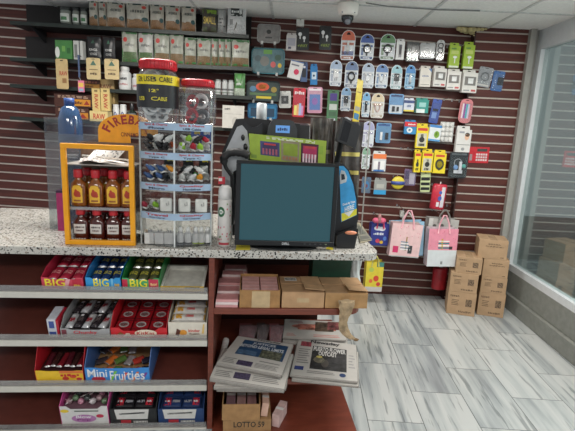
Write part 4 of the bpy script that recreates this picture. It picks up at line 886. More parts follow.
# standing blister cards at the back of tiers one and two
for (tier, u, c, c2, s_) in ((1, .74, (80, 100, 170), (230, 200, 80), 'blue card with a yellow mark at the back of the top tier, left of two'), (1, .88, (70, 92, 160), (226, 226, 226), 'blue card with a white mark at the back of the top tier, right of two'), (2, .34, (30, 34, 34), (226, 208, 50), 'black card with yellow print in the second tier, left'), (2, .62, (30, 34, 34), (190, 190, 60), 'black card with yellow print in the second tier, centre'), (2, .86, (30, 34, 34), (236, 214, 40), 'black card with yellow print in the second tier, right')):
    x, y, zz = tw_p(u, .055, lev[tier]+.001); hh = lev[tier-1]-lev[tier]-.012
    t = cthing('cable_card', s_, 'phone accessory', x, y, zz)
    b = MB(); b.box(-.026, .026, 0, .004, 0, hh, M(c, .4)); F = lambda u_, v_, e: ((u_-.5)*.052, -e, v_*hh); prints(b, F, [('t', '~USB', .3, .85, .68, .86, c2), ('r', .1, .4, .3, .5, c2)]); b.build('card', t)
    b = MB(); b.box(-.018, .018, -.010, -.001, hh*.1, hh*.55, M((190, 190, 188), .4)); b.build('contents', t)

# ---- jars on the tower
def jar(x0, y0, x1, y1, v, label, wrap):
    u, W_, H_, z0, z1 = wh(x0, y0, x1, y1, v)
    t = cthing('cable_jar', label, 'jar', u, v, ZT+TH+.0005); z0 = ZT+TH; H_ = z1-z0; R_ = W_/2
    LH = H_*.15
    b = MB(); b.lathe([(R_*.92, .001), (R_, .012), (R_, H_*.72), (R_*.84, H_*.83), (R_*.80, H_-LH)], clear((244, 246, 246), .09, 'jar_plastic', .06, .04), 28, pw=.7); b.build('jar_body', t)
    b = MB(); pr_ = []
    b.lathe([(R_*.86, H_-LH), (R_*.90, H_-LH+.004), (R_*.90, H_-.008), (R_*.84, H_), (R_*.5, H_)], M((196, 30, 44), .35), 40, pw=.8); b.build('lid', t)
    b = MB()
    for k in range(40):
        a = 2*PI*k/40; c_, s_ = math.cos(a), math.sin(a); c_ = math.copysign(abs(c_)**.8, c_); s_ = math.copysign(abs(s_)**.8, s_)
        b.tube([(R_*.905*c_, R_*.905*s_, H_-LH+.005), (R_*.905*c_, R_*.905*s_, H_-.010)], .0018, M((176, 24, 38), .4), 4)
    b.build('lid_grip', t)
    if wrap:
        def F(u_, v_, e):
            a = (u_-.5)*3.3; c_, s_ = math.sin(a), math.cos(a); c_ = math.copysign(abs(c_)**.7, c_); s_ = math.copysign(abs(s_)**.7, s_)
            return ((R_+.0015+e)*c_, -(R_+.0015+e)*s_, v_*H_)
        b = MB(); b.patch(F, 0, 1, .60, .75, M((226, 206, 40), .4), nu=20); b.patch(F, .0, .98, .24, .60, M((28, 30, 34), .4), nu=20); 
        b.text(F, '12ft USB CABLE', .27, .74, .64, .72, M((40, 40, 34), .5), e=.003); Y_ = M((220, 205, 60), .5)
        b.text(F, '12"', .46, .53, .48, .53, Y_, e=.003); b.text(F, 'USB', .30, .40, .35, .41, Y_, e=.003); b.text(F, 'CABLE', .48, .64, .35, .41, Y_, e=.003)
        b.build('label', t)
    return t, u, R_, H_
t1, ju, jR, jH = jar(138.5, 61, 178.5, 124, .115, 'tall clear jar with red lid and black and yellow cable label', True)
t2, ju2, jR2, jH2 = jar(180, 80.5, 216, 124, .145, 'shorter clear jar with red lid, right on the tower', False)
def coil(u, v, z, r, c, label, group, tilt):
    t = cthing('cable_coil', label, 'cable', u, v, z, 0, group)
    b = MB(); X = Matrix.Rotation(tilt, 4, 'Z')
    for q in range(3):
        b.tube([(r*(1-.13*q)*math.cos(a), -.004+.005*q+.003*math.sin(3*a), r+r*(1-.13*q)*math.sin(a)) for a in [2*PI*k/18 for k in range(18)]], .0075, M(c, .4), 7, X=X, closed=True)
    b.build('loop', t)
    b = MB(); b.cbox((0, 0, r*.55), (.02, .022, .010), M((60, 60, 62), .5), X=X); b.build('tie', t)
for i, (du, dv, dz) in enumerate(((-.025, -.035, .005), (.022, -.04, .005), (.0, .02, .004), (-.035, -.01, .075), (.03, .005, .08), (0, -.04, .09), (-.03, -.035, .165), (.02, -.035, .17), (.0, .02, .175))):
    coil(ju+du*.8, .115+dv*.6, ZT+TH+dz+.004, .034, (214, 214, 214) if i % 4 != 3 else (50, 50, 54), ('white' if i % 4 != 3 else 'black') + ' coiled cable inside the taller jar', ('white' if i % 4 != 3 else 'black') + ' coils in the taller jar', rnd(-.5, .5))
for i in range(8):
    coil(ju+(-.032, .032, -.012, .02, -.03, .03, 0, .012)[i], .115+(-.045, -.03, -.055, .03, .03, .04, -.05, -.02)[i]*.8, ZT+TH+(.04, .045, .055, .05, .12, .13, .14, .19)[i], .03, (220, 220, 220), 'white coiled cable inside the taller jar', 'white coils in the taller jar', rnd(-.9, .9))
for i, (du, dv, dz, c, cn_) in enumerate(((-.03, -.02, .005, (186, 34, 50), 'red'), (.028, -.03, .004, (60, 60, 64), 'black'), (.0, .02, .004, (200, 196, 196), 'white'), (-.03, .0, .07, (176, 30, 46), 'dark red'), (.02, -.02, .075, (214, 206, 206), 'pale pink'))):
    coil(ju2+du*.8, .145+dv*.8, ZT+TH+dz+.004, .030, c, cn_ + ' coiled cable inside the shorter jar', None, rnd(-.6, .6))

# ---- air freshener can
u, W_, H_, z0, z1 = wh(217.5, 186, 231.5, 241.5, .06)
t = cthing('air_freshener', 'white aerosol air freshener can with flower print', 'spray can', u, .08); R_ = W_/2
H_ = z1-ZT
b = MB(); b.lathe([(R_*.93, 0), (R_, .004), (R_, H_*.76), (R_*.94, H_*.78)], M((206, 202, 198), .3, var=.03), 24)
F = lambda u_, v_, e: ((R_+e)*math.sin((u_-.5)*2.8), -(R_+e)*math.cos((u_-.5)*2.8), v_*H_)
b.disc(F, .32, .58, .20, .085, M((40, 96, 60), .4)); b.disc(F, .32, .58, .09, .04, M((210, 216, 210), .4), e=.0015)
b.text(F, '~air', .26, .40, .565, .60, M((40, 96, 60), .4), e=.0022)
for k in range(26): 
    cc = [(186, 80, 96), (110, 140, 90), (200, 130, 140)][k % 3]; b.disc(F, rnd(.62, .98) if k % 2 else rnd(.1, .6), rnd(.04, .72) if k % 2 else rnd(.08, .34), .035, .016, M(cc, .5), n=7)
b.patch(F, .2, .8, .03, .07, M((170, 60, 70), .5), nu=8, e=.001)
b.build('can', t)
b = MB(); b.lathe([(R_*.95, H_*.78), (R_*.95, H_*.90), (R_*.84, H_*.97), (R_*.5, H_)], M((212, 210, 208), .35), 22); b.build('cap', t)

# ---- monitor
mv = .02
A = Cuz(234.5, 243, mv); B = Cuz(334, 246, mv); Tt = Cuz(285, 162, mv); Bt = Cuz(285, 246.3, mv)
mu_, MW = (A.x+B.x)/2 - .0, B.x-A.x
mt = cthing('computer_monitor', 'black flat computer monitor with a dark teal screen', 'monitor', mu_, mv+.03)
MZ0 = Bt.z-ZT; MZ1 = Tt.z-ZT; ang = 0.0
MT = Matrix.Translation((0, 0, 0))
BZ = M((20, 21, 23), .3)
bz = .022
Fm = lambda u, v, e: ((u-.5)*MW, -.03-e, MZ0+v*(MZ1-MZ0))
b = MB()
b.box(-MW/2, MW/2, -.03, 0, MZ0, MZ0+bz*1.2, BZ); b.box(-MW/2, MW/2, -.03, 0, MZ1-bz*.7, MZ1, BZ); b.box(-MW/2, -MW/2+bz, -.03, 0, MZ0+bz*1.2, MZ1-bz*.7, BZ); b.box(MW/2-bz, MW/2, -.03, 0, MZ0+bz*1.2, MZ1-bz*.7, BZ)
b.text(Fm, 'DELL', .47, .545, .018, .048, M((190, 192, 194), .4), bold=.03)
b.build('bezel', mt, bevel=.003)
SCR = bpy.data.materials.new('screen'); SCR.use_nodes = True; sb = SCR.node_tree.nodes['Principled BSDF']; sb.inputs['Base Color'].default_value = lin((24, 48, 54)); sb.inputs['Roughness'].default_value = .35
sb.inputs['Emission Color'].default_value = lin((34, 78, 88)); sb.inputs['Emission Strength'].default_value = .55
b = MB(); b.box(-MW/2+bz, MW/2-bz, -.024, -.004, MZ0+bz*1.2, MZ1-bz*.7, SCR); b.build('screen', mt)
b = MB(); b.box(-MW*.42, MW*.42, 0, .03, MZ0+.03, MZ1-.04, M((26, 26, 28), .5)); b.build('rear_shell', mt, bevel=.008)
b = MB(); b.box(-.04, .04, .03, .05, .012, MZ0+.12, BZ); b.build('stand_neck', mt)
b = MB(); b.lathe([(.165, .0005), (.165, .006), (.13, .010), (.03, .014)], BZ, 40, 1, .42); o = b.build('stand_base', mt); o.location = (0, .016, 0)
for k in range(5): b = MB(); b.cbox((MW*.20+.026*k, -.0315, MZ0+.014), (.009, .003, .004), M((70, 72, 76), .4) if k < 4 else M((130, 140, 110), .4)); b.build('button', mt)

# ---- lottery terminal behind the monitor
LV = .36
u, W_, H_, z0, z1 = wh(232, 122, 326, 170, LV)
t = cthing('lottery_terminal', 'bulky black lottery terminal standing behind the monitor', 'terminal', u-.035, LV+.02)
zc = z1-ZT
b = MB(); W_ *= .80; b.prism([(-.02, 0), (.20, 0), (.20, zc-.02), (.15, zc), (.02, zc-.01), (-.02, zc-.10)], -W_/2, W_/2, M((24, 24, 27), .35), 'x'); b.build('housing', t, bevel=.006)
b = MB(); b.box(-W_*.42, -W_*.0, -.028, -.021, zc-.16, zc-.115, DARK); b.build('paper_slot', t)
# slanted side flap and the white cradle
P0 = Cuz(262, 168, .26); 
def plate(name, label, cat, pts, v, th, m, extra=None):
    Q = [Cuz(x, y, v) for x, y in pts]; cx = sum(q.x for q in Q)/len(Q); zmin = min(q.z for q in Q)
    t = cthing(name, label, cat, cx, v, zmin)
    L2 = [(q.x-cx, q.z-zmin) for q in Q]
    if sum(L2[i][0]*L2[(i+1) % len(L2)][1]-L2[(i+1) % len(L2)][0]*L2[i][1] for i in range(len(L2))) < 0: L2 = L2[::-1]
    return t, cx, zmin, L2
t, cx, zm, L2 = plate('black_screen_shell', 'large tilted black screen housing at the left rear of the monitor', 'screen', [(222, 152), (236, 119), (252, 118), (300, 124), (300, 243), (224, 243)], .285, .03, None)
t.location = cw(cx, .285, ZT); L2 = [(a_, max(0, b_+zm-ZT)) for a_, b_ in L2]
b = MB(); b.prism(L2, 0, .04, M((26, 26, 29), .35)); b.build('shell', t, bevel=.004)
t, cx, zm, L2 = plate('scanner_cradle', 'white and grey plastic cradle with round black holes', 'cradle', [(222, 165), (226, 150), (237, 127), (242, 125), (247, 131), (249.5, 146), (249, 158), (246, 164), (233, 172), (232, 243), (221, 243)], .19, .02, None)
t.location = cw(cx, .19, ZT); L2 = [(a_, max(0, b_+zm-ZT)) for a_, b_ in L2]
b = MB(); b.prism(L2, 0, .035, M((176, 178, 182), .35, var=.04)); b.build('body', t, bevel=.005)
for (px, py, r) in ((243, 137.5, .012), (245.5, 147, .014)):
    q = Cuz(px, py, .19); b = MB(); b.ball((q.x-cx, -.001, q.z-ZT), (r*.8, .006, r*1.3), BLACK, 12); b.build('hole', t)
t = cthing('cable_boot', 'thick black corrugated handheld scanner lead in front of the cradle', 'cable', Cuz(229, 165, .13).x, .155)
ox_ = Cuz(229, 165, .13).x
def cp3(px, py, v): q = Cuz(px, py, v); return (q.x-ox_, v-.155, q.z-ZT)
pts = [cp3(249, 156, .14), cp3(244, 153.5, .145), cp3(236, 152, .150), cp3(229, 153, .155), cp3(223, 158, .155), cp3(226, 168, .155), cp3(232, 176, .158), cp3(233, 200, .16), cp3(233, 236, .165)]
pts2 = []
for i in range(len(pts)-1):
    for k in range(3): pts2.append(tuple(pts[i][j]+(pts[i+1][j]-pts[i][j])*k/3 for j in range(3)))
b = MB(); b.tube(pts2, [.018+.003*(i % 2) if i < 14 else .010 for i in range(len(pts2))], M((24, 24, 26), .5), 12); b.build('sleeve', t)
q = Cuz(221.5, 172, .135)
t = cthing('red_cap_tag', 'small red and white plastic clip above the spray can', 'clip', Cuz(221, 178, .125).x, .125, ZT)
q0 = Cuz(222, 184, .125); b = MB(); b.box(-.004, .004, -.002, .002, 0, q0.z-ZT, DARK); b.build('stem', t)
b = MB(); b.box(-.012, .02, -.008, .008, q0.z-ZT, q0.z-ZT+.035, M((196, 44, 60), .4)); b.box(-.010, .006, -.010, -.008, q0.z-ZT+.015, q0.z-ZT+.03, WHITE); b.build('clip_body', t)
# green ticket advertising strip on the monitor top
q = [Cuz(x, y, .155) for x, y in ((250, 159), (325, 168.5), (326.5, 141), (249, 133.5))]
cx = q[0].x; 
t = cthing('ticket_sign', 'lime green strip with three scratch ticket pictures above the monitor', 'sign', cx, .155, ZT)
A_, B_2, C_2, D_2 = [Vector((p.x-cx, 0, p.z-ZT)) for p in q]
F = lambda u, v, e: tuple(A_*(1-u)*(1-v)+B_2*u*(1-v)+C_2*u*v+D_2*(1-u)*v+Vector((0, -e, 0)))
b = MB(); LIME = M((158, 182, 62), .4, var=.05)
b.add([F(0, 0, 0), F(1, 0, 0), F(1, 1, 0), F(0, 1, 0)] + [F(0, 0, -.012), F(1, 0, -.012), F(1, 1, -.012), F(0, 1, -.012)], [(0, 1, 2, 3), (7, 6, 5, 4), (0, 4, 5, 1), (1, 5, 6, 2), (2, 6, 7, 3), (3, 7, 4, 0)], LIME)
b.text(F, '~PLAY  ALL  DAY', .22, .85, .86, .96, M((224, 228, 200), .5)); b.patch(F, .02, .09, .06, .2, M((120, 150, 60), .4))
b.patch(F, .88, .96, .5, .8, M((140, 170, 56), .4)); b.build('board', t)
for nm_, (u0, u1, v0, v1), c, c2, c3 in (('ticket', (.14, .39, .22, .76), (70, 70, 120), (60, 50, 90), (170, 90, 110)), ('ticket', (.41, .65, .10, .86), (150, 140, 110), (140, 160, 50), (180, 120, 90)), ('ticket', (.67, .90, .08, .84), (70, 24, 44), (180, 40, 90), (226, 200, 208))):
    b = MB(); b.patch(F, u0, u1, v0, v1, M(c, .4), e=.0012); du, dv = u1-u0, v1-v0
    b.patch(F, u0+du*.12, u1-du*.1, v0+dv*.28, v1-dv*.12, M(c2, .4), e=.002)
    for k in range(5): b.patch(F, u0+du*(.1+.17*k), u0+du*(.2+.17*k), v0+dv*.08, v0+dv*(.22 if c2[1] > 100 else .5), M(c3, .4), e=.0028, nu=1, nv=1)
    b.patch(F, u0+du*.2, u1-du*.2, v1-dv*.24, v1-dv*.12, M((200, 60, 70) if c2[1] < 100 else c2, .4), e=.003); b.build(nm_, t)
b = MB(); b.box(.05, .06, .012, .02, 0, A_.z+.04, DARK); b.box(B_2.x-.06, B_2.x-.05, .012, .02, 0, B_2.z+.04, DARK); b.build('bracket', t)
# customer display
u, W_, H_, z0, z1 = wh(267, 119.5, 297.5, 138, .225)
t = cthing('customer_display', 'grey customer price display with a lit blue window', 'display', u, .245)
zb_ = z0-ZT; R9 = H_*.45
b = MB(); b.prism([(-W_/2, zb_), (W_/2, zb_), (W_/2-.002, zb_+H_*.5), (W_*.36, zb_+H_*.92), (W_*.2, zb_+H_), (-W_*.32, zb_+H_), (-W_*.46, zb_+H_*.6)], -.03, .02, M((54, 57, 62), .35)); b.build('hood', t, bevel=.004)
F = lambda u_, v_, e: ((u_-.5)*W_, -.0302-e, zb_+v_*H_); 
b = MB(); b.patch(F, .28, .74, .28, .68, emit((90, 140, 205), .45)); b.text(F, '~0.00', .34, .68, .38, .58, M((40, 60, 110), .4)); b.build('lit_window', t)
b = MB(); b.lathe([(.012, 0), (.012, zb_)], DARK, 12); b.build('pole', t)
b = MB(); b.lathe([(.024, 0), (.024, .006), (.014, .012)], DARK, 24); b.build('foot', t)
u, W_, H_, z0, z1 = wh(246, 121, 268, 137, .215)
t = cthing('receipt_cutter', 'black curved printer cover with a blue strip', 'printer', u-.012, .245)
pts = [(-W_*.5, 0), (W_*.35, 0)] + [(W_*.35 - W_*.85*k/8, z1-ZT-.005 - H_*.35*math.sin(PI*k/8)) for k in range(9)]
b = MB(); b.prism(pts, -.03, .03, M((30, 31, 36), .3)); b.build('cover', t, bevel=.003)
b = MB(); b.box(-W_*.2, W_*.2, -.034, -.030, z0-ZT-.004, z0-ZT+.014, M((50, 70, 160), .4)); b.build('blue_strip', t)
# silver can on top of terminal
u, W_, H_, z0, z1 = wh(256.5, 103, 267, 121, .42)
t = cthing('silver_can', 'plain silver drink can standing on the black terminal', 'can', u, .44, ZT+zc+.0005); R_ = W_/2; hh = z1-ZT-zc
b = MB(); b.lathe([(R_*.85, 0), (R_, .006), (R_, hh-.008), (R_*.85, hh)], M((200, 204, 206), .35, .4), 20); b.build('body', t)
b = MB(); b.lathe([(R_*.8, hh), (R_*.78, hh+.001)], SILVER, 16); b.build('lid', t)
# ---- dark plastic organisers right behind
def bagbox(x0, y0, x1, y1, v, name, label, cat, c, c2, bands=2):
    u, W_, H_, z0, z1 = wh(x0, y0, x1, y1, v); t = cthing(name, label, cat, u, v+.05); hh = z1-ZT
    def F(u_, v_, e): return ((u_-.5)*W_, -.05-.010*math.sin(5*u_+9*v_)*math.sin(11*u_-4*v_)-e, v_*hh)
    b = MB(); b.patch(F, 0, 1, 0, 1, M(c, .2, var=.25, scale=22), nu=12, nv=22, e=0); b.box(-W_/2, W_/2, -.035, .05, 0, hh, M(c, .3, var=.2)); b.build('body', t)
    for k in range(bands): b = MB(); b.patch(F, .05, .95, .70-.16*k, .735-.16*k, M(c2, .4), e=.003, nu=12); b.build('strip', t)
    return t
bagbox(311, 118, 331, 200, .40, 'bag_bundle', 'grey crinkled plastic bag bundle behind the green sign', 'bags', (84, 78, 72), (130, 122, 90), 1)
bagbox(332.5, 121, 360, 222, .38, 'bag_bundle', 'dark grey plastic bag bundle behind the black scanner', 'bags', (70, 64, 60), (190, 176, 96), 2)
t = plate('counter_post', 'thin grey metal edge post right of the bag bundles', 'post', [(361.5, 120), (363, 120), (362, 219), (360.5, 219)], .345, .01, None)[0]
q = Cuz(361, 120, .33); t.location = cw(Cuz(360.2, 217, .33).x+.012, .33, ZT)
b = MB(); b.box(-.003, .003, -.003, .003, 0, q.z-ZT, M((170, 168, 162), .4)); b.build('rod', t); b = MB(); b.box(-.012, .012, -.012, .012, 0, .004, GREY); b.build('foot', t)
# ---- scanner on its pole
sv = .20
q = [Cuz(*p, sv) for p in ((343, 117), (361, 126), (355, 148.5), (336.5, 141))]
pc = Cuz(335, 172, sv+.03)
t = cthing('barcode_scanner', 'black box shaped scanner head on a black pole right of the green sign', 'scanner', pc.x, sv+.03)
L2 = [(p.x-pc.x, p.z-ZT) for p in q][::-1]
b = MB(); b.prism(L2, -.04, .03, M((38, 40, 42), .35)); b.build('head', t, bevel=.006)
F = lambda u_, v_, e: (lambda P: (P[0], -.041-e, P[1]))([L2[0][i]*(1-u_)*(1-v_)+L2[1][i]*u_*(1-v_)+L2[2][i]*u_*v_+L2[3][i]*(1-u_)*v_ for i in (0, 1)])
b = MB(); b.patch(F, .12, .5, .1, .9, M((24, 25, 28), .15)); b.build('scan_window', t)
q1 = Cuz(341, 142, sv+.03)
b = MB(); b.tube([(0, 0, 0), (0, 0, pc.z-ZT), (q1.x-pc.x, -.005, q1.z-ZT)], [.017, .017, .014], M((28, 29, 31), .4), 12); b.build('pole', t)
b = MB(); b.box(-.045, .02, -.02, .05, 0, .008, M((28, 29, 31), .4)); b.build('foot', t)
# ---- yellow hanging strip (from the ceiling side, hung on the rear wall hooks)
P = [Cp(x, y, .42) for x, y in ((358.5, 80), (362.5, 80), (361.5, 122), (356, 122))]
P2 = [Wp(x, y, .30) for x, y in ((358.5, 124), (352.4, 121.5), (357.5, 79), (363.4, 80.5))]
b = MB(); zz0 = P2[0]
F = quad(P2[1], P2[0], P2[3], P2[2], lambda u, v: .012*math.sin(PI*v))
t = thing('hanging_strip', 'yellow plastic strip with blue picture, hanging from a long hook', 'strip', P2[0], WYAW)
inv = (Matrix.Translation(t.location) @ t.rotation_euler.to_matrix().to_4x4()).inverted()
G_ = lambda u, v, e: tuple(inv @ Vector(F(u, v, e)))
b = MB(); b.patch(G_, 0, 1, 0, 1, M((206, 184, 60), .35, var=.06), nu=4, nv=12, e=0); b.patch(lambda u, v, e: G_(1-u, v, -.002), 0, 1, 0, 1, M((206, 184, 60), .35), nu=4, nv=12)
b.patch(G_, .1, .9, .08, .22, M((70, 120, 160), .4), e=.001); b.patch(G_, .1, .9, .28, .38, M((150, 150, 140), .4), e=.001); b.patch(G_, .2, .8, .7, .72, M((120, 90, 60), .4), e=.001); b.build('strip_body', t)
q = Wp(360.5, 80.5, .30); hook(0, 0, .31, at_=q+WN*.30)
# ---- lottery self-check scanner
q = Cuz(345, 200, .12); 
t = cthing('ticket_checker', 'black ticket checker with a blue and yellow printed front', 'machine', Cuz(340, 240, .10).x, .12)
cx = Cuz(340, 240, .10).x
def c2d(px, py, v=.12): z_ = Cuz(px, py, v); return (z_.x-cx, max(0, z_.z-ZT))
out = [c2d(*p) for p in ((333, 245), (352, 243.5), (357, 236), (357, 224), (358.5, 218), (358, 200), (355, 184), (349, 170), (343, 163.5), (336, 163), (334, 180))]
b = MB(); b.prism(out[::-1] if sum(out[i][0]*out[(i+1) % len(out)][1]-out[(i+1) % len(out)][0]*out[i][1] for i in range(len(out))) < 0 else out, 0, .055, M((28, 29, 32), .3)); b.build('housing', t, bevel=.004)
def FD(px, py, e=.003): a_ = c2d(px, py); return (a_[0], -e, a_[1])
b = MB(); pl = [FD(*p) for p in ((341, 222), (356.5, 215), (356, 200), (353, 184), (348, 171), (343.5, 166), (339, 166), (340, 190))]
b.add(pl, [tuple(range(len(pl)))], M((58, 156, 214), .35, var=.06))
pl = [FD(*p, .004) for p in ((341.5, 221.5), (356.4, 214.5), (356.6, 208.5), (341.3, 213.5))]; b.add(pl, [(0, 1, 2, 3)], M((222, 214, 60), .4))
pl = [FD(*p, .005) for p in ((344, 213), (354, 209.5), (348.8, 216.5))]; b.add(pl, [(0, 1, 2)], M((226, 228, 226), .4))
pa, pb_, pc_, pd = [Vector(FD(*p, .004)) for p in ((342.5, 206.5), (355.3, 203), (355, 200), (342.3, 203.5))]
b.text(lambda u_, v_, e: tuple(pa*(1-u_)*(1-v_)+pb_*u_*(1-v_)+pc_*u_*v_+pd*(1-u_)*v_), 'Check My Ticket', 0, 1, 0, 1, M((226, 232, 236), .4), bold=.03)
pa, pb_, pc_, pd = [Vector(FD(*p, .004)) for p in ((344.5, 212), (354, 208.5), (354, 203.8), (344.5, 207.2))]
b.text(lambda u_, v_, e: tuple(pa*(1-u_)*(1-v_)+pb_*u_*(1-v_)+pc_*u_*v_+pd*(1-u_)*v_), 'HERE', 0, 1, 0, 1, M((226, 232, 236), .4), bold=.03)
b.build('printed_front', t)
a_ = [FD(*p, .005) for p in ((340, 184), (346, 182), (347, 177), (344.5, 171), (341, 170), (339.5, 176))]
b = MB(); b.add(a_, [tuple(range(6))], M((190, 196, 200), .2)); b.add([tuple(Vector(p)+Vector((0, -.001, 0))) for p in (FD(341.2, 180, .005), FD(344.8, 179, .005), FD(344, 174, .005), FD(341, 174, .005))], [(0, 1, 2, 3)], M((40, 50, 60), .2)); b.build('mirror_badge', t)
a0 = c2d(341, 233); a1 = c2d(356, 226); a2 = c2d(350, 243)
b = MB(); b.prism([(a0[0]-.03, 0), (a2[0]+.012, 0), (a1[0], a1[1]-.012), (a1[0]-.004, a1[1]), (a0[0]-.03, a0[1])], -.055, -.001, M((22, 23, 25), .3)); b.build('base', t, bevel=.006)
b = MB(); b.ball(((a0[0]+a1[0])/2, -.056, (a0[1]+a1[1])/2-.004), ((a1[0]-a0[0])*.42, .008, .010), M((206, 130, 96), .3), 14); b.build('scan_light', t)
# ---- magazines under the checker, at the counter's right end
for i, (z_, c, c2, lab) in enumerate(((0, (150, 140, 120), (196, 70, 60), 'folded leaflet with coloured edge at the bottom of the pile by the ticket checker'), (.005, (120, 118, 106), (90, 90, 84), 'dark grey magazine on top of the pile by the ticket checker'))):
    Q = [Cz(x, y, ZT+.002+z_) for x, y in ((360, 243.5-2*i), (372, 240.5-i), (360-2*i, 223+i), (355, 223))]
    m_ = M(c, .4, var=.15, scale=30); P3 = [cw(*q) for q in Q]; 
    b = MB(); F = quad(*P3); b.add([F(0, 0, 0), F(1, 0, 0), F(1, 1, 0), F(0, 1, 0)]+[F(0, 0, .004), F(1, 0, .004), F(1, 1, .004), F(0, 1, .004)], [(3, 2, 1, 0), (4, 5, 6, 7), (0, 1, 5, 4), (1, 2, 6, 5), (2, 3, 7, 6), (3, 0, 4, 7)], m_)
    F2 = lambda u, v, e: F(u, v, e+.0042)
    b.patch(F2, .1, .9, .05, .2, M(c2, .4)); b.patch(F2, .2, .8, .3, .8, M((90, 92, 84) if i else (200, 180, 90), .4, var=.2)); tag(b.build('magazine'), lab, 'magazine')
# yellow sticky paper by the monitor foot
for i, (P4, lab) in enumerate(((((235.5, 250), (250, 250), (250, 243), (237, 243)), 'small yellow card lying left of the monitor stand'), (((326, 249), (333, 250), (333, 246), (327, 246)), 'tiny yellow card lying right of the monitor stand'))):
    P3 = [cw(*Cz(x, y, ZT+.001)) for x, y in P4]; F = quad(*P3); b = MB()
    b.add([F(0, 0, 0), F(1, 0, 0), F(1, 1, 0), F(0, 1, 0)]+[F(0, 0, .001), F(1, 0, .001), F(1, 1, .001), F(0, 1, .001)], [(3, 2, 1, 0), (4, 5, 6, 7), (0, 1, 5, 4), (1, 2, 6, 5), (2, 3, 7, 6), (3, 0, 4, 7)], M((206, 190, 60), .5)); tag(b.build('note_card'), lab, 'card')
# ================================================================== CANDY RACK
TZ = [0]
def tilt_on(t, u, v, z, rz=0, lx=0):
    z0 = TZ[0]; dv, dz = v-.014, z-z0
    t.location = cw(u, .014+dv*math.cos(TS)-dz*math.sin(TS), z0+dv*math.sin(TS)+dz*math.cos(TS))
    t.rotation_euler = (Matrix.Rotation(CYAW, 3, 'Z') @ Matrix.Rotation(TS, 3, 'X') @ Matrix.Rotation(rz, 3, 'Z') @ Matrix.Rotation(lx, 3, 'X')).to_euler()
def ctray(px0, px1, py_top, z, label, outer, front, inner=(160, 128, 92), depth=.24, v0=.016, spec=(), sh=None, backh=1.0, name='candy_box', cut=.35, side=None):
    """open cardboard display box whose printed front faces the shopper"""
    a = Cuz(px0, py_top+8, v0); b_ = Cuz(px1, py_top+8, v0); u = (a.x+b_.x)/2; W_ = b_.x-a.x; hf = Cuz((px0+px1)/2, py_top, v0).z - z
    t = cthing(name, label, 'candy box', u, v0, z+.0005); TZ[0] = z; v0 += .006; tilt_on(t, u, v0, z+.001)
    m = M(outer, .4, var=.04); mi = M(inner, .6, var=.05); th = .0025; hb = hf*backh+.02
    b = MB(); b.box(-W_/2, W_/2, 0, depth, 0, th, mi); b.build('floor_panel', t)
    for s_ in (-1, 1):
        x0, x1 = (-W_/2, -W_/2+th) if s_ < 0 else (W_/2-th, W_/2)
        b = MB(); P = [(0, th), (depth, th), (depth, hb), (depth*.25, hb), (0, hf)]
        b.prism(P, x0, x1, M(side or outer, .4, var=.04), 'x'); b.build('side_panel', t)
    b = MB(); b.box(-W_/2+th, W_/2-th, depth-th, depth, th, hb, mi); b.build('back_panel', t)
    b = MB(); pts = [(-W_/2+th, th), (W_/2-th, th), (W_/2-th, hf), (W_*.36, hf), (W_*.28, hf*(1-cut*.4)), (-W_*.28, hf*(1-cut*.4)), (-W_*.36, hf), (-W_/2+th, hf)]
    b.prism(pts, 0, th, M(front, .4, var=.04)); F = flat(W_, hf, 0); prints(b, F, spec); b.build('front_panel', t)
    return t, u, W_, hf, v0
def bar(u, v, z, L, wd, h_, col, label, group, rz=0, tilt=0, spec=(), name='candy_bar', cat='candy', yaw0=0, foil=None):
    """a wrapped bar lying along local y with crimped ends"""
    t = cthing(name, label, cat, u, v, z, rz, group); tilt_on(t, u, v, z, rz, tilt)
    m = M(col, .22, var=.06, scale=50, coat=.3)
    def F(a, b_, e):
        y = (b_-.5)*L; k = min(1, max(0, (1-abs(b_-.5)*2)*6)); x = (a-.5)*wd*(1+.05*(1-k))
        return (x, y, h_*(.45*(1-k)+k*(.55+.45*math.sin(PI*min(1, max(0, a)))**.5))+e + .0008*math.sin(40*b_+9*a))
    b = MB(); b.patch(F, 0, 1, 0, 1, m, nu=6, nv=14, e=0)
    b.patch(lambda a, b_, e: (F(1-a, b_, 0)[0], F(1-a, b_, 0)[1], .0 + h_*.3*(1-min(1, max(0, (1-abs(b_-.5)*2)*6)))), 0, 1, 0, 1, m, nu=6, nv=14)
    vs_ = []
    for a in (0, 1):
        top = [F(a, k/14, 0) for k in range(15)]; bot = [(p[0], p[1], h_*.3*(1-min(1, max(0, (1-abs(k/14-.5)*2)*6)))) for k, p in enumerate(top)]
        b.add(top+bot, [(k, k+1, k+16, k+15) if a else (k, k+15, k+16, k+1) for k in range(14)], m)
    prints(b, F, spec); b.build('wrapper', t)
    b = MB()
    for s_ in (0, 1): b.patch(F, 0, 1, .0 if s_ == 0 else .955, .045 if s_ == 0 else 1, M(foil or (190, 190, 190), .3, .5), nu=6, nv=2, e=.0008); b.build('crimp', t); b = MB()
    return t
# Each packet runs back into its box: text is turned to read from the front
def flip(F): return lambda u, v, e: F(u, v, e)
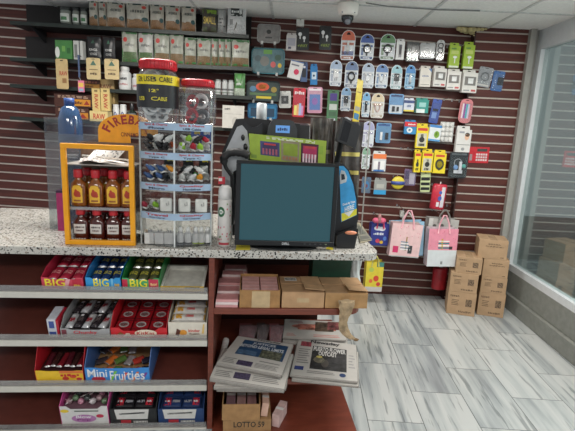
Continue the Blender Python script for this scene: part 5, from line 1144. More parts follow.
# ---- shelf one: gum boxes
z = ZS[0]
for (x0, x1, yt, lab, oc, fc, sp, pc, pl) in (
    (42, 83.5, 277.5, 'red and pink gum box with yellow lettering, left end of the top shelf', (196, 48, 74), (206, 70, 90), [('t', 'BIG', .08, .56, .30, .92, (236, 220, 60)), ('p', [(.02, .05), (.6, .05), (.7, .9), (.6, .9), (.5, .12), (.02, .12)], (226, 160, 170)), ('r', .74, .96, .1, .9, (190, 40, 64)), ('t', '~GUM', .77, .93, .3, .5, (236, 200, 80))], (176, 44, 66), 'red'),
    (86, 121, 277.5, 'bright blue gum box with yellow lettering on the top shelf', (44, 130, 196), (50, 150, 214), [('t', 'BIG', .22, .66, .32, .92, (236, 222, 60)), ('p', [(.1, .06), (.66, .06), (.7, .28), (.14, .28)], (150, 205, 235)), ('r', .72, .78, .05, .95, (120, 190, 230)), ('t', '~GUM', .82, .96, .35, .6, (236, 190, 90))], (34, 62, 110), 'dark blue'),
    (122.5, 160, 278, 'green gum box with red corner and yellow lettering on the top shelf', (34, 130, 62), (70, 160, 100), [('t', 'BIG', .2, .66, .3, .92, (236, 222, 60)), ('r', .0, .14, .3, .9, (190, 40, 70)), ('r', .70, .96, .1, .92, (196, 50, 80)), ('t', '~GUM', .75, .93, .4, .7, (240, 190, 140)), ('r', .05, .7, .05, .2, (190, 205, 120))], (88, 92, 60), 'olive green')):
    t, u, W_, hf, v0 = ctray(x0, x1, yt, z, lab, oc, fc, (120, 120, 120), .30, .018, sp, backh=1.05)
    n = 3
    for r in range(2):
        for i in range(n):
            bar(u+(i-1)*W_*.29, v0+.075+.125*r, z+.006+.026, .115, W_*.25, .026, pc, f'{pl} gum packet in the {lab.split(" gum")[0]} gum box', f'{pl} gum packets', rnd(-.05, .05), 0, [('r', .1, .9, .38, .62, (200, 190, 70) if pl != 'red' else (220, 150, 150)), ('r', .2, .8, .46, .54, pc)], 'gum_packet')
    # lower layer lifts the upper packets
    b = MB(); b.box(-W_/2+.006, W_/2-.006, .02, .29, .003, .026, M(tuple(int(c*.8) for c in pc), .4)); b.build('packet_layer', t)
# white tray with yellow front
a = Cuz(160.5, 289, .02); b_ = Cuz(204, 289, .02); W_ = b_.x-a.x; u = (a.x+b_.x)/2
t = cthing('empty_tray', 'empty white tray with a yellow front edge, right end of the top shelf', 'tray', u, .02, z+.0005); TZ[0] = z; tilt_on(t, u, .026, z+.001)
b = MB(); b.box(-W_/2, W_/2, 0, .21, .0, .004, M((200, 198, 190), .5)); b.build('tray_floor', t); 
for x_ in (-W_/2, W_/2-.012): b = MB(); b.box(x_, x_+.012, .003, .21, .004, .028, M((206, 204, 196), .45)); b.build('side_rim', t)
b = MB(); b.box(-W_/2+.012, W_/2-.012, .198, .21, .004, .028, M((206, 204, 196), .45)); b.build('rear_rim', t)
b = MB(); b.box(-W_/2, W_/2, -.002, .003, .0, .026, M((214, 176, 50), .4)); b.patch(flat(W_, .026, -.002), .55, .9, .5, .95, M((120, 110, 70), .4)); b.build('front_edge', t)
# ---- shelf two
z = ZS[1]
t, u, W_, hf, v0 = ctray(61, 110, 328.5, z, 'silver candy box with red script lettering on the second shelf', (160, 160, 160), (164, 164, 166), (150, 120, 86), .26, .016, [('t', 'Chunky', .26, .74, .38, .80, (196, 40, 56)), ('r', .28, .74, .26, .32, (120, 118, 118)), ('r', .02, .12, .1, .9, (120, 60, 70))], backh=1.4)
b = MB(); b.box(-W_/2+.006, W_/2-.006, .01, .25, .003, .036, M((70, 60, 62), .4)); b.build('bar_layer', t)
for r in range(2):
    for i in range(5):
        c = [(176, 176, 178), (44, 38, 42)][(i+r) % 2]
        bar(u+(i-2)*W_*.178, v0+.07+.12*r, z+.038+.004*(i % 2), .11, W_*.15, .026, c, ('silver' if c[0] > 100 else 'dark') + ' wrapped bar in the silver candy box', ('silver' if c[0] > 100 else 'dark') + ' bars in the silver candy box', rnd(-.2, .1), 0, [('r', .15, .85, .3, .6, (150, 40, 50) if c[0] > 100 else (90, 80, 80)), ('r', .3, .7, .65, .8, (206, 206, 206))], foil=c)
for i, (px, c) in enumerate(((61.5, (60, 76, 140)), (50, (190, 30, 50)))):
    pass
t = cthing('bar_sleeve', 'white and blue standing bar at the left end of the second shelf', 'candy', Cuz(57, 320, .05).x, .07, z+.001); tilt_on(t, Cuz(54.5, 320, .05).x, .04, z+.002); b = MB(); b.box(-.02, .02, -.01, .10, 0, .10, M((200, 202, 210), .3)); F = lambda u_, v_, e: ((u_-.5)*.04, -.01-e, v_*.1); prints(b, F, [('r', .2, .8, .5, .9, (60, 80, 150)), ('r', .1, .9, .1, .3, (60, 80, 150))]); b.build('wrapper', t); b = MB(); b.box(.0205, .032, -.01, .10, 0, .095, M((176, 30, 50), .3)); b.build('red_sleeve', t)
t, u, W_, hf, v0 = ctray(111, 167, 327.5, z, 'red candy box with white lettering in an oval on the second shelf', (198, 34, 44), (200, 36, 46), (150, 40, 44), .26, .016, [('d', .62, .5, .2, .34, (226, 210, 190)), ('t', 'KitKat', .46, .78, .34, .66, (190, 30, 40)), ('p', [(.22, .2), (.36, .2), (.33, .5), (.27, .5)], (226, 214, 200)), ('p', [(.10, .34), (.24, .34), (.17, .62)], (140, 90, 50))], backh=1.5, cut=.8)
b = MB(); b.box(-W_/2+.006, W_/2-.006, .01, .25, .003, .030, M((120, 26, 34), .4)); b.build('bar_layer', t)
for r in range(3):
    for i in range(3):
        tt = cthing('chocolate_bar', f'red square wrapped chocolate bar with silver oval in the red candy box, row {["one", "two", "three"][r]}', 'candy', u+(i-1)*W_*.31, v0+.05+.082*r, z+.032+.006*r, rnd(-.04, .04), f'red square bars in the red candy box, row {["one", "two", "three"][r]}'); tilt_on(tt, u+(i-1)*W_*.31, v0+.05+.082*r, z+.033+.003*r, 0, 0)
        w9, l9 = W_*.28, .078
        b = MB(); b.box(-w9/2, w9/2, -l9/2, l9/2, 0, .012, M((150, 28, 36), .25, coat=.3)); F = lambda u_, v_, e: ((u_-.5)*w9, (v_-.5)*l9, .012+e); prints(b, F, [('r', 0, 1, 0, .1, (90, 18, 26)), ('r', 0, 1, .9, 1, (90, 18, 26)), ('d', .5, .5, .32, .30, (176, 170, 168)), ('d', .5, .5, .24, .20, (150, 60, 60))]); b.build('wrapper', tt)
t, u, W_, hf, v0 = ctray(168.5, 207, 321.5, z, 'cream candy box with red and black name on the second shelf', (214, 206, 192), (220, 212, 198), (190, 180, 160), .24, .018, [('t', 'kinder', .52, .82, .40, .58, (200, 50, 50)), ('t', 'bueno', .55, .80, .22, .36, (90, 50, 40)), ('d', .38, .36, .10, .18, (220, 150, 60)), ('p', [(.18, .2), (.26, .12), (.32, .5), (.22, .62)], (90, 46, 36)), ('p', [(.86, .3), (.92, .3), (.94, .9), (.9, .9)], (216, 180, 110))], cut=.0)
b = MB(); b.box(-W_/2+.006, W_/2-.006, .01, .23, .003, hf-.02, M((190, 180, 164), .4)); b.build('bar_layer', t)
for i in range(3):
    tb = bar(u+.0, v0+.05+.055*i, z+hf-.016+.004*i, W_*.86, .048, .022, (210, 206, 200), f'white and gold wrapped bar in the cream candy box, {nm[i]} from the front', 'white bars in the cream box', PI/2+rnd(-.05, .05), 0, [('r', .1, .9, .70, .95, (206, 150, 50)), ('r', .3, .7, .35, .6, (200, 100, 96))], foil=(210, 170, 80)); 
# ---- shelf three
z = ZS[2]
t, u, W_, hf, v0 = ctray(36, 84, 370, z, 'red and yellow candy box with little fruit spots, left end of the third shelf', (190, 34, 44), (232, 190, 50), (120, 70, 50), .26, .018, [('d', .62, .4, .07, .14, (190, 60, 50)), ('d', .78, .55, .07, .14, (200, 80, 50)), ('d', .9, .35, .06, .12, (190, 50, 60)), ('r', .5, 1, .8, 1, (220, 120, 60)), ('t', '~Candy', .52, .92, .55, .8, (190, 40, 40))], backh=2.0, cut=.1)
for i in range(6): bar(u+(i-2.5)*W_*.14, v0+.10, z+.006+.045+.004*(i % 2), .11, W_*.12, .022, [(86, 30, 40), (60, 36, 34), (120, 30, 40)][i % 3], 'dark wrapped bar in the red and yellow box', 'dark bars in the red and yellow box', rnd(-.1, .1), 0)
b = MB(); b.box(-W_/2+.006, W_/2-.006, .02, .25, .003, .05, M((60, 34, 36), .4)); b.build('bar_layer', t)
t, u, W_, hf, v0 = ctray(85.5, 150, 366.5, z, 'large sky blue candy box with colourful letters on the third shelf', (58, 120, 196), (64, 138, 210), (168, 130, 90), .30, .016, [('t', 'Mini', .04, .34, .42, .92, (226, 230, 236)), ('d', .20, .26, .11, .20, (170, 40, 60)), ('r', .14, .26, .2, .34, (210, 200, 210)), ('t', 'Frui', .38, .62, .2, .82, (226, 230, 236)), ('t', 'ties', .64, .92, .24, .82, (226, 230, 236)), ('p', [(.36, .1), (.40, .1), (.50, .8), (.46, .8)], (120, 190, 60)), ('p', [(.54, .1), (.58, .1), (.66, .7), (.62, .7)], (220, 80, 60)), ('p', [(.70, .1), (.74, .1), (.84, .75), (.80, .75)], (226, 120, 50)), ('p', [(.84, .1), (.88, .1), (.97, .7), (.93, .7)], (120, 60, 140))], backh=1.5, cut=.1, side=(70, 110, 170))
for i in range(16):
    c = [(60, 50, 54), (206, 110, 50), (90, 120, 60), (150, 140, 140), (180, 60, 50), (44, 44, 60)][i % 6]
    bar(u+((i % 6)-2.5)*W_*.15, v0+.06+.075*(i//6), z+.010+.003*(i % 3)+.012*(i//6), .065, W_*.12, .016, c, 'small ' + ['black', 'orange', 'green', 'grey', 'red', 'navy'][i % 6] + ' wrapped sweet in the sky blue box', ['black', 'orange', 'green', 'grey', 'red', 'navy'][i % 6] + ' sweets in the sky blue box', rnd(-1.2, 1.2), .1, name='wrapped_sweet', foil=(150, 150, 150))
t.location = t.location
# ---- bottom shelf
z = ZS[3]
t, u, W_, hf, v0 = ctray(61, 109, 404, z, 'white and pink lollipop box at the left of the bottom shelf', (210, 84, 150), (216, 214, 212), (200, 60, 130), .28, .018, [('d', .48, .40, .26, .20, (176, 120, 170)), ('t', 'Blow', .32, .64, .42, .56, (236, 232, 236)), ('t', 'Pop', .34, .62, .26, .40, (120, 40, 110)), ('d', .82, .52, .08, .09, (190, 50, 80)), ('d', .10, .78, .09, .08, (226, 196, 60)), ('r', .3, .8, .74, .80, (90, 100, 90))], backh=1.15, cut=.35)
for i in range(26):
    c = [(150, 120, 124), (96, 120, 90), (190, 130, 150), (60, 64, 62), (200, 190, 192)][i % 5]
    l9 = cthing('lollipop', ['mauve', 'green', 'pink', 'dark', 'white'][i % 5] + ' wrapped lollipop in the white and pink box', 'candy', u+((i % 7)-3)*W_*.125, v0+.05+.055*(i//7)+.01*(i % 2), z+hf-.030+.012*(i % 2), rnd(-3, 3), ['mauve', 'green', 'pink', 'dark', 'white'][i % 5] + ' lollipops in the white and pink box')
    tilt_on(l9, u+((i % 7)-3)*W_*.125, v0+.05+.055*(i//7)+.01*(i % 2), z+hf-.030+.012*(i % 2), rnd(-3, 3))
    b = MB(); b.ball((0, 0, .016), (.017, .017, .016), M(c, .2, var=.3, scale=60, coat=.4), 10); b.build('wrapped_head', l9)
    b = MB(); b.tube([(0, .015, .014), (0, .05, .006)], .002, WHITE, 5); b.build('stick', l9)
b = MB(); b.box(-W_/2+.006, W_/2-.006, .02, .27, .003, hf-.031, M((110, 80, 90), .5)); b.build('candy_layer', t)
for (x0, x1, lab, oc, pc, cn2) in ((110.5, 157, 'black fronted candy box with a white slip on the bottom shelf', (40, 42, 44), (34, 32, 36), 'black'), (158.5, 204, 'navy fronted candy box with a white slip on the bottom shelf', (40, 66, 112), (38, 56, 96), 'navy')):
    t, u, W_, hf, v0 = ctray(x0, x1, 407, z, lab, oc, oc, (60, 50, 50), .28, .018, [('p', [(.14, .40), (.80, .40), (.84, .98), (.10, .98)], (216, 214, 210)), ('p', [(.20, .66), (.74, .72), (.75, .82), (.21, .76)], (40, 44, 54)), ('r', .22, .44, .14, .34, (180, 50, 60)), ('r', .48, .8, .16, .3, (130, 128, 126)), ('t', '~Bars', .50, .8, .17, .3, (210, 208, 206))], backh=1.1, cut=.0, side=oc)
    b = MB(); b.box(-W_/2+.006, W_/2-.006, .02, .27, .003, hf-.022, M(pc, .4)); b.build('bar_layer', t)
    for r in range(3):
        for i in range(2):
            bar(u+(i-.5)*W_*.42, v0+.055+.075*r, z+hf-.02+.003*r, W_*.42, .060, .018, pc, f'{cn2} wrapped bar with a red tag in the {cn2} fronted box', f'{cn2} bars in the {cn2} fronted box', PI/2, 0, [('r', .1, .95, .58 if i == 0 else .1, .95 if i == 0 else .44, (190, 40, 56)), ('r', .4, .6, .62 if i == 0 else .14, .9 if i == 0 else .4, (222, 214, 214)), ('r', .35, .62, .12 if i == 0 else .52, .5 if i == 0 else .9, (150, 150, 156))], foil=pc)
# ================================================================== WOODEN SHELVES
def slip_stack(u, v, z, w_, d_, n, label, rz=0, c=(206, 150, 150)):
    t = cthing('slip_bundle', label, 'paper slips', u, v, z, rz, 'bundles of pink slips by the side panel')
    for k in range(n):
        h0 = .014
        b = MB(); s_ = rnd(-.004, .004); b.box(-w_/2+s_, w_/2+s_, 0, d_, k*h0, k*h0+h0-.001, M((222, 204, 202) if k % 2 else c, .6, var=.06)); b.build('bundle', t)
        b = MB(); b.patch(lambda a, b_, e: ((a-.5)*w_+s_, b_*d_, k*h0+h0-.001+e), .02, .98, .02, .98, M(c, .6, var=.06)); 
        for q in range(5): b.patch(lambda a, b_, e: ((a-.5)*w_+s_, b_*d_, k*h0+h0-.0008+e), .1, .9, .1+.16*q, .14+.16*q, M((186, 110, 116), .6), nu=1, nv=1)
        b.build('printed_face', t)
    return t
z = zA+.0005
for i, (px0, px1, v, n) in enumerate(((214.8, 238, .012, 3), (217, 240, .09, 4), (218, 242, .17, 5), (221, 243, .26, 6), (224, 246, .36, 6))):
    a = Cuz(px0, 300, v); b_ = Cuz(px1, 300, v)
    slip_stack((a.x+b_.x)/2+.002, v, z, (b_.x-a.x)*.96, .073, n, f'stepped bundle of pink slips, {nm[i]} from the front, beside the side panel', rnd(-.02, .02))
def carton_c(pts, z, depth, label, name='cardboard_box', openb=False, c=KRAFT, v=None, flaps=False, text=None, back=None):
    """pts: left x, right x, top y of the front face at depth v"""
    x0, x1, yt, v = pts; ym = yt+9
    a = Cuz(x0, ym, v); b_ = Cuz(x1, ym, v); u = (a.x+b_.x)/2; W_ = b_.x-a.x; h_ = Cuz((x0+x1)/2, yt, v).z - z
    t = cthing(name, label, 'box', u, v, z+.0005)
    th = .004
    if openb:
        b = MB(); b.box(-W_/2, W_/2, 0, depth, 0, th, c); b.build('floor_panel', t)
        for nm_, bb in (('front_panel', (-W_/2, W_/2, 0, th)), ('back_panel', (-W_/2, W_/2, depth-th, depth))): b = MB(); b.box(bb[0], bb[1], bb[2], bb[3], th, h_ if nm_ == 'front_panel' else h_*1.15, c); b.build(nm_, t)
        for s_ in (-1, 1): b = MB(); b.box(min(s_*W_/2, s_*(W_/2-th)), max(s_*W_/2, s_*(W_/2-th)), th, depth-th, th, h_*1.08, c); b.build('side_panel', t)
    else:
        b = MB(); b.box(-W_/2, W_/2, 0, depth, 0, h_-.003, c); b.build('body', t, bevel=.002)
    return t, u, W_, h_
TAPE = M((186, 160, 122), .2, var=.05, coat=.3)
# open box of slips
t, u, W_, h_ = carton_c((239.5, 280, 290.5, .012), zA, .21, 'open cardboard box packed with pink slips on the upper wooden shelf', openb=True, c=M((158, 118, 74), .8, var=.1))
b = MB(); b.box(-W_*.2, W_*.25, -.0012, 0, 0, h_*.95, TAPE); b.build('tape', t)
for i, (fx, w9) in enumerate(((-.23, .44), (.24, .44))):
    tt = cthing('slip_bundle', f'pink slip bundle standing in the open box, {("left", "right")[i]} half', 'paper slips', u+fx*W_, .03, zA+.006)
    b = MB(); wq = W_*w9/2; b.prism([(0, 0), (.17, 0), (.17, h_*1.0), (0, h_*.90)], -wq, wq, M((196, 146, 142), .6, var=.08), 'x'); b.build('bundle', tt)
    b = MB()
    for k in range(4): b.patch(lambda a_, b_, e: ((a_-.5)*2*wq, .17*b_, h_*.9+(h_*.10)*b_+e), .02, .98, .05+.24*k, .07+.24*k, M((216, 190, 186), .6), e=.0015, nu=1, nv=1)
    b.build('divider_sheet', tt)
# closed cartons
def flaps(t, W_, h_, d, lab=False):
    b = MB(); b.box(-W_/2, W_*.02, .0, d*.48, h_-.0028, h_, KRAFT2); b.build('flap', t)
    b = MB(); b.box(-W_/2, W_*.02, d*.52, d, h_-.0028, h_, KRAFT2); b.build('flap', t)
    X = Matrix.Translation((W_*.27, d*.26, h_+.002)) @ Matrix.Rotation(-.07, 4, 'X') @ Matrix.Rotation(.08, 4, 'Y')
    b = MB(); b.box(-W_*.23, W_*.23, -d*.24, d*.24, .004, .0068, KRAFT, X=X); b.build('flap', t)
    b = MB(); b.box(W_*.03, W_/2, d*.54, d, h_-.0028, h_+.001, KRAFT); b.build('flap', t)
    F = lambda a, b_, e: ((a-.5)*W_, b_*d, h_+e)
    if lab:
        b = MB(); b.patch(F, .12, .42, .68, .90, M((206, 204, 200), .5)); b.text(lambda a, b_, e: F(.14+.26*a, .72+.15*b_, e), '~111 | 11', 0, 1, 0, 1, M((60, 58, 56), .5), e=.0016); b.build('shipping_label', t)
t, u, W_, h_ = carton_c((281.8, 324.2, 292, .012), zA, .23, 'closed cardboard carton with shipping label, middle of the upper wooden shelf'); flaps(t, W_, h_, .23, True)
b = MB(); b.patch(flat(W_, h_, 0), .36, .64, .35, .62, TAPE); b.build('tape', t)
t, u, W_, h_ = carton_c((325.2, 367.5, 293, .012), zA, .23, 'closed cardboard carton overhanging the right end of the upper wooden shelf', c=M((170, 132, 88), .8, var=.08)); flaps(t, W_, h_, .23)
# dark green box and white bag behind
p0 = Cuz(313, 262, .30); p1 = Cuz(352, 262, .30)
t = cthing('green_box', 'dark green box standing behind the closed cartons', 'box', (p0.x+p1.x)/2, .30, z)
w9 = p1.x-p0.x; h9 = ZB-zA-.01
b = MB(); b.box(-w9/2, w9/2, 0, .15, 0, h9, M((22, 62, 44), .5)); b.build('body', t); b = MB(); b.box(-w9/2-.002, w9/2+.002, -.002, .152, h9-.03, h9+.002, M((28, 74, 52), .5)); b.build('lid', t)
t = cthing('white_bag', 'small white plastic bag behind the rightmost carton', 'bag', Cuz(357.5, 268, .27).x, .30, z)
h9 = .185
b = MB(); F = lambda a, b_, e: ((a-.5)*.06*(1-.2*b_)+.005*math.sin(9*b_), -.03*math.sin(PI*a)*(1.1-b_)-.003*math.sin(14*a+9*b_)-e, b_*h9); b.patch(F, 0, 1, 0, 1, M((186, 190, 188), .3, var=.1), nu=10, nv=12, e=0); b.patch(lambda a, b_, e: (F(a, b_, 0)[0], .03-F(a, b_, 0)[1]*.5, F(a, b_, 0)[2]), 1, 0, 0, 1, M((186, 190, 188), .3, var=.1), nu=10, nv=12, e=0); b.build('bag_body', t)
b = MB(); b.ball((0, .015, h9), (.012, .008, .012), M((176, 180, 180), .3), 8); b.build('knot', t)
# twisted packing paper hanging over the carton front
vq = -.006
pts = [(346, 299.5, 9.5), (345, 305, 8.2), (344.5, 312, 6.2), (342.5, 319, 5.0), (342, 326, 5.2), (345, 331, 5.6), (350, 336, 4.6), (355.5, 337.5, 2.8)]
q0 = Cuz(342, 333, vq); t = cthing('packing_paper', 'torn brown packing paper hanging from the right carton', 'paper', q0.x, -.02, q0.z)
def ruf(a, e, back=0):
    k = a*(len(pts)-1); i = min(int(k), len(pts)-2); f = k-i; return [pts[i][j]*(1-f)+pts[i+1][j]*f for j in range(3)]
vs_ = []; fs = []; nn = 22; mm = 14
for i in range(nn+1):
    x, y, r = ruf(i/nn, 0); C0 = Cuz(x, y, vq)
    for k in range(mm):
        a = 2*PI*k/mm; rr = r*(.86+.22*math.sin(k*2.3+i*.6))/442*2.05
        vs_.append((C0.x-q0.x+rr*math.cos(a), -.008+rr*math.sin(a)*.34, C0.z-q0.z+rr*.15*math.sin(a)))
for i in range(nn):
    for k in range(mm): fs.append((i*mm+k, i*mm+(k+1) % mm, (i+1)*mm+(k+1) % mm, (i+1)*mm+k))
fs += [tuple(range(mm)), tuple(range(nn*mm, nn*mm+mm))[::-1]]
b = MB(); b.add(vs_, fs, M((158, 136, 106), .8, var=.2, scale=30, bump=.8), False); b.build('twist', t)
b = MB(); q8 = Cuz(355, 337.5, vq); b.ball((q8.x-q0.x, -.010, q8.z-q0.z), (.014, .008, .008), M((120, 92, 60), .8, var=.2), 8); b.build('torn_end', t)
# plastic wrapped slips at the back of the middle shelf
z = zS2+.0005
for i, (x0, x1, v, c, hh) in enumerate(((237, 254, .34, (150, 92, 96), .085), (256, 267, .36, (96, 82, 78), .08), (269, 282, .34, (156, 94, 98), .085))):
    a = Cuz(x0, 330, v); b_ = Cuz(x1, 330, v); w9 = b_.x-a.x
    t = cthing('wrapped_bundle', ('pink slip bundle in clear wrap on the middle wooden shelf, left one', 'dark brown bundle in clear wrap between the pink ones', 'pink slip bundle in clear wrap on the middle wooden shelf, right one')[i], 'paper slips', (a.x+b_.x)/2, v, z)
    F = lambda p, q, e: ((p-.5)*w9*(.8+.2*q)+.02*q, .10*q-.010*math.sin(8*p+6*q)*.5-e, q*hh)
    b = MB(); b.patch(F, 0, 1, 0, 1, M(c, .5, var=.2), nu=8, nv=8, e=0); b.prism([(0.01, 0), (.12, 0), (.14, hh*.95), (.105, hh*.95)], -w9*.38, w9*.38, M(c, .5, var=.2), 'x'); b.build('slips', t)
    b = MB(); b.patch(F, -.04, 1.04, .02, 1.05, clear((225, 225, 228), .22, 'wrap', .15, .12), nu=10, nv=10, e=.008); b.build('clear_wrap', t)
# newspapers
NP = M((180, 176, 170), .7, var=.02); NPE = M((128, 122, 116), .7, var=.06)
def newspaper(pts, zs, label, art, th=.012, bump=None, name='newspaper'):
    """pts: lower-left, lower-right, upper-right, upper-left corners in the photograph on the plane z"""
    Q = [cw(*Cz(x, y, zz)) for (x, y), zz in zip(pts, zs)]
    c0 = sum(Q, Vector())/4; zmin = min(q.z for q in Q); 
    t = thing(name, label, 'newspaper', (c0.x, c0.y, zmin-th), CYAW)
    inv = (Matrix.Translation(t.location) @ Matrix.Rotation(CYAW, 4, 'Z')).inverted(); L_ = [inv @ q for q in Q]
    F = quad(L_[0], L_[1], L_[2], L_[3], bump or (lambda u, v: 0))
    b = MB(); n = 10
    b.patch(F, 0, 1, 0, 1, NP, nu=n, nv=n, e=0); b.patch(lambda u, v, e: F(1-u, v, -th), 0, 1, 0, 1, NP, nu=n, nv=n, e=0)
    for (ua, va, ub, vb) in ((0, 0, 1, 0), (1, 0, 1, 1), (1, 1, 0, 1), (0, 1, 0, 0)):
        vs_ = []
        for k in range(n+1):
            u_, v_ = ua+(ub-ua)*k/n, va+(vb-va)*k/n
            NL = 8
            for q in range(NL+1):
                o_ = .007*math.sin(PI*q/NL) + .0025*(q % 2)
                vs_.append(F(u_+(o_ if ub == ua and ua == 1 else -o_ if ub == ua else 0), v_+(-o_*1.3 if vb == va and va == 0 else o_ if vb == va else 0), -th*q/NL))
        for q in range(NL):
            m_ = NP if q % 2 else NPE
            b.add([vs_[k*(NL+1)+q+d] for k in range(n+1) for d in (0, 1)], [(2*k, 2*k+1, 2*k+3, 2*k+2) for k in range(n)], m_)
    art(b, F)
    b.build('folded_sheets', t)
    return t
def lines(b, F, u0, u1, v0, v1, n, c=(120, 118, 116)):
    for k in range(n):
        vv = v0+(v1-v0)*k/n; b.patch(F, u0, u1-.02*(k % 3), vv, vv+(v1-v0)/n*.42, M(c, .7), nu=2, nv=1, e=.0010)
def art_left(b, F):
    b.patch(F, .16, .94, .36, .90, M((34, 66, 100), .6, var=.1), nu=10, nv=6, e=.0006); b.patch(F, .55, .90, .36, .62, M((90, 92, 76), .6, var=.4, scale=60), nu=6, nv=4, e=.0012); b.patch(F, .17, .5, .38, .52, M((70, 96, 124), .6, var=.2, scale=60), nu=6, nv=4, e=.0012)
    b.patch(F, .28, .52, .05, .19, M((62, 54, 78), .6, var=.45, scale=90), nu=4, nv=3, e=.0010)
    b.text(F, 'Newsday', .38, .80, .915, .985, M((50, 40, 50), .6), e=.0015, bold=.03)
    HD = M((196, 200, 202), .6); b.text(F, 'JUSTICES', .34, .74, .745, .845, HD, e=.002, bold=.03); b.text(F, 'BEYOND LEGAL LIMITS', .16, .90, .625, .73, HD, e=.002, bold=.03)
    lines(b, F, .05, .25, .06, .24, 4); lines(b, F, .56, .92, .06, .20, 4); lines(b, F, .60, .92, .24, .30, 1)
def art_left2(b, F):
    b.patch(F, .10, .92, .36, .90, M((34, 66, 100), .6, var=.1), nu=10, nv=6, e=.0006); b.patch(F, .30, .52, .08, .26, M((62, 54, 78), .6, var=.45, scale=90), nu=4, nv=3, e=.0010); b.patch(F, .45, .85, .38, .48, M((150, 146, 90), .6, var=.3), nu=4, nv=3, e=.0012)
    lines(b, F, .04, .27, .08, .28, 4); lines(b, F, .56, .92, .08, .26, 4)
def art_right(b, F):
    b.patch(F, .27, .84, .18, .80, M((46, 46, 46), .6, var=.5, scale=26), nu=8, nv=6, e=.0006); b.disc(F, .40, .42, .09, .08, M((110, 106, 90), .6, var=.3)); b.disc(F, .50, .34, .06, .10, M((80, 76, 70), .6)); b.disc(F, .40, .50, .05, .03, M((190, 176, 90), .6))
    b.patch(F, .06, .24, .76, .90, M((140, 60, 70), .6, var=.4, scale=60), nu=3, nv=3); b.patch(F, .04, .18, .13, .22, M((50, 60, 110), .6), nu=2, nv=2); b.disc(F, .78, .10, .05, .045, M((40, 60, 100), .6))
    b.text(F, 'Newsday', .22, .72, .85, .97, M((40, 36, 40), .6), e=.0015, bold=.03)
    HD = M((206, 204, 200), .6); b.text(F, 'PUERTO FLOWER', .29, .82, .65, .78, HD, e=.002, bold=.03); b.text(F, 'OUTCAST', .38, .68, .53, .65, HD, e=.002, bold=.03)
    lines(b, F, .05, .24, .30, .72, 7, (130, 128, 126)); lines(b, F, .24, .66, .08, .15, 2); lines(b, F, .87, .97, .3, .7, 5, (150, 148, 146))
def art_mag(b, F):
    b.disc(F, .26, .62, .14, .10, M((176, 110, 96), .5, var=.3)); b.patch(F, .22, .84, .44, .76, M((170, 106, 90), .5, var=.5, scale=30), nu=6, nv=3, e=.0008); b.patch(F, .50, .80, .38, .90, M((70, 56, 44), .5, var=.5, scale=40), nu=4, nv=4, e=.0012); b.patch(F, .70, .98, .5, .95, M((110, 60, 60), .5, var=.4, scale=40), nu=4, nv=4, e=.0014)
    lines(b, F, .08, .3, .82, .95, 2, (150, 90, 90)); lines(b, F, .05, .2, .08, .25, 3, (176, 120, 110)); lines(b, F, .48, .9, .08, .24, 2, (190, 130, 120))
def art_none(b, F):
    lines(b, F, .1, .9, .1, .8, 6, (150, 148, 146))
zp = zS2
# right pile
newspaper([(292, 379.5), (358.5, 386), (358, 352), (296, 345)], [zp+.014]*4, 'lowest newspaper of the right pile on the middle wooden shelf', art_none, .012)
newspaper([(290, 374.5), (357.5, 381.5), (356, 345), (299, 337.5)], [zp+.030]*4, 'front page newspaper with a dark photograph on top of the right pile', art_right, .014, lambda u, v: .003*math.sin(PI*u)*math.sin(PI*v))
# magazine pile behind
newspaper([(283, 341.5), (347, 344), (347, 329), (285, 326)], [zp+.022]*4, 'lowest magazine of the pile behind the right newspapers', art_none, .020, name='magazine')
newspaper([(283, 337), (346, 340), (346, 322), (285, 319)], [zp+.045]*4, 'magazine with a reclining figure on its cover behind the right newspapers', art_mag, .012, name='magazine')
# left pile
newspaper([(217, 388), (284, 389), (289, 347), (240, 343)], [zp+.022]*4, 'lowest newspaper of the left pile on the middle wooden shelf', art_none, .020)
newspaper([(214, 386), (286, 387), (291, 347), (238, 341)], [zp+.046]*4, 'second lowest newspaper of the left pile', art_none, .020)
newspaper([(210, 377.5), (284, 389), (293, 354), (223, 348)], [zp+.072]*4, 'newspaper with a blue cover band peeking out under the top left one', art_left2, .022)
newspaper([(217, 362.5), (281.5, 375), (293, 344.5), (238, 336)], [zp+.096]*4, 'top newspaper of the left pile with a blue front page', art_left, .018, lambda u, v: .005*math.sin(PI*u)*math.sin(PI*v))
q = [Cuz(*p, .13) for p in ((216, 362), (226, 338))]
t = cthing('rolled_newspaper', 'rolled white newspaper leaning at the side panel left of the pile', 'newspaper', (q[0].x+q[1].x)/2+.012, .18, zp+.0)
b = MB(); b.tube([(-.018, -.10, .028), (-.004, 0, .040), (.006, .13, .055)], .018, M((200, 198, 194), .6), 12); b.build('roll', t); b = MB(); b.tube([(.0, -.01, .030), (.0, .01, .032)], .0186, M((150, 148, 144), .5), 12); b.build('band', t)
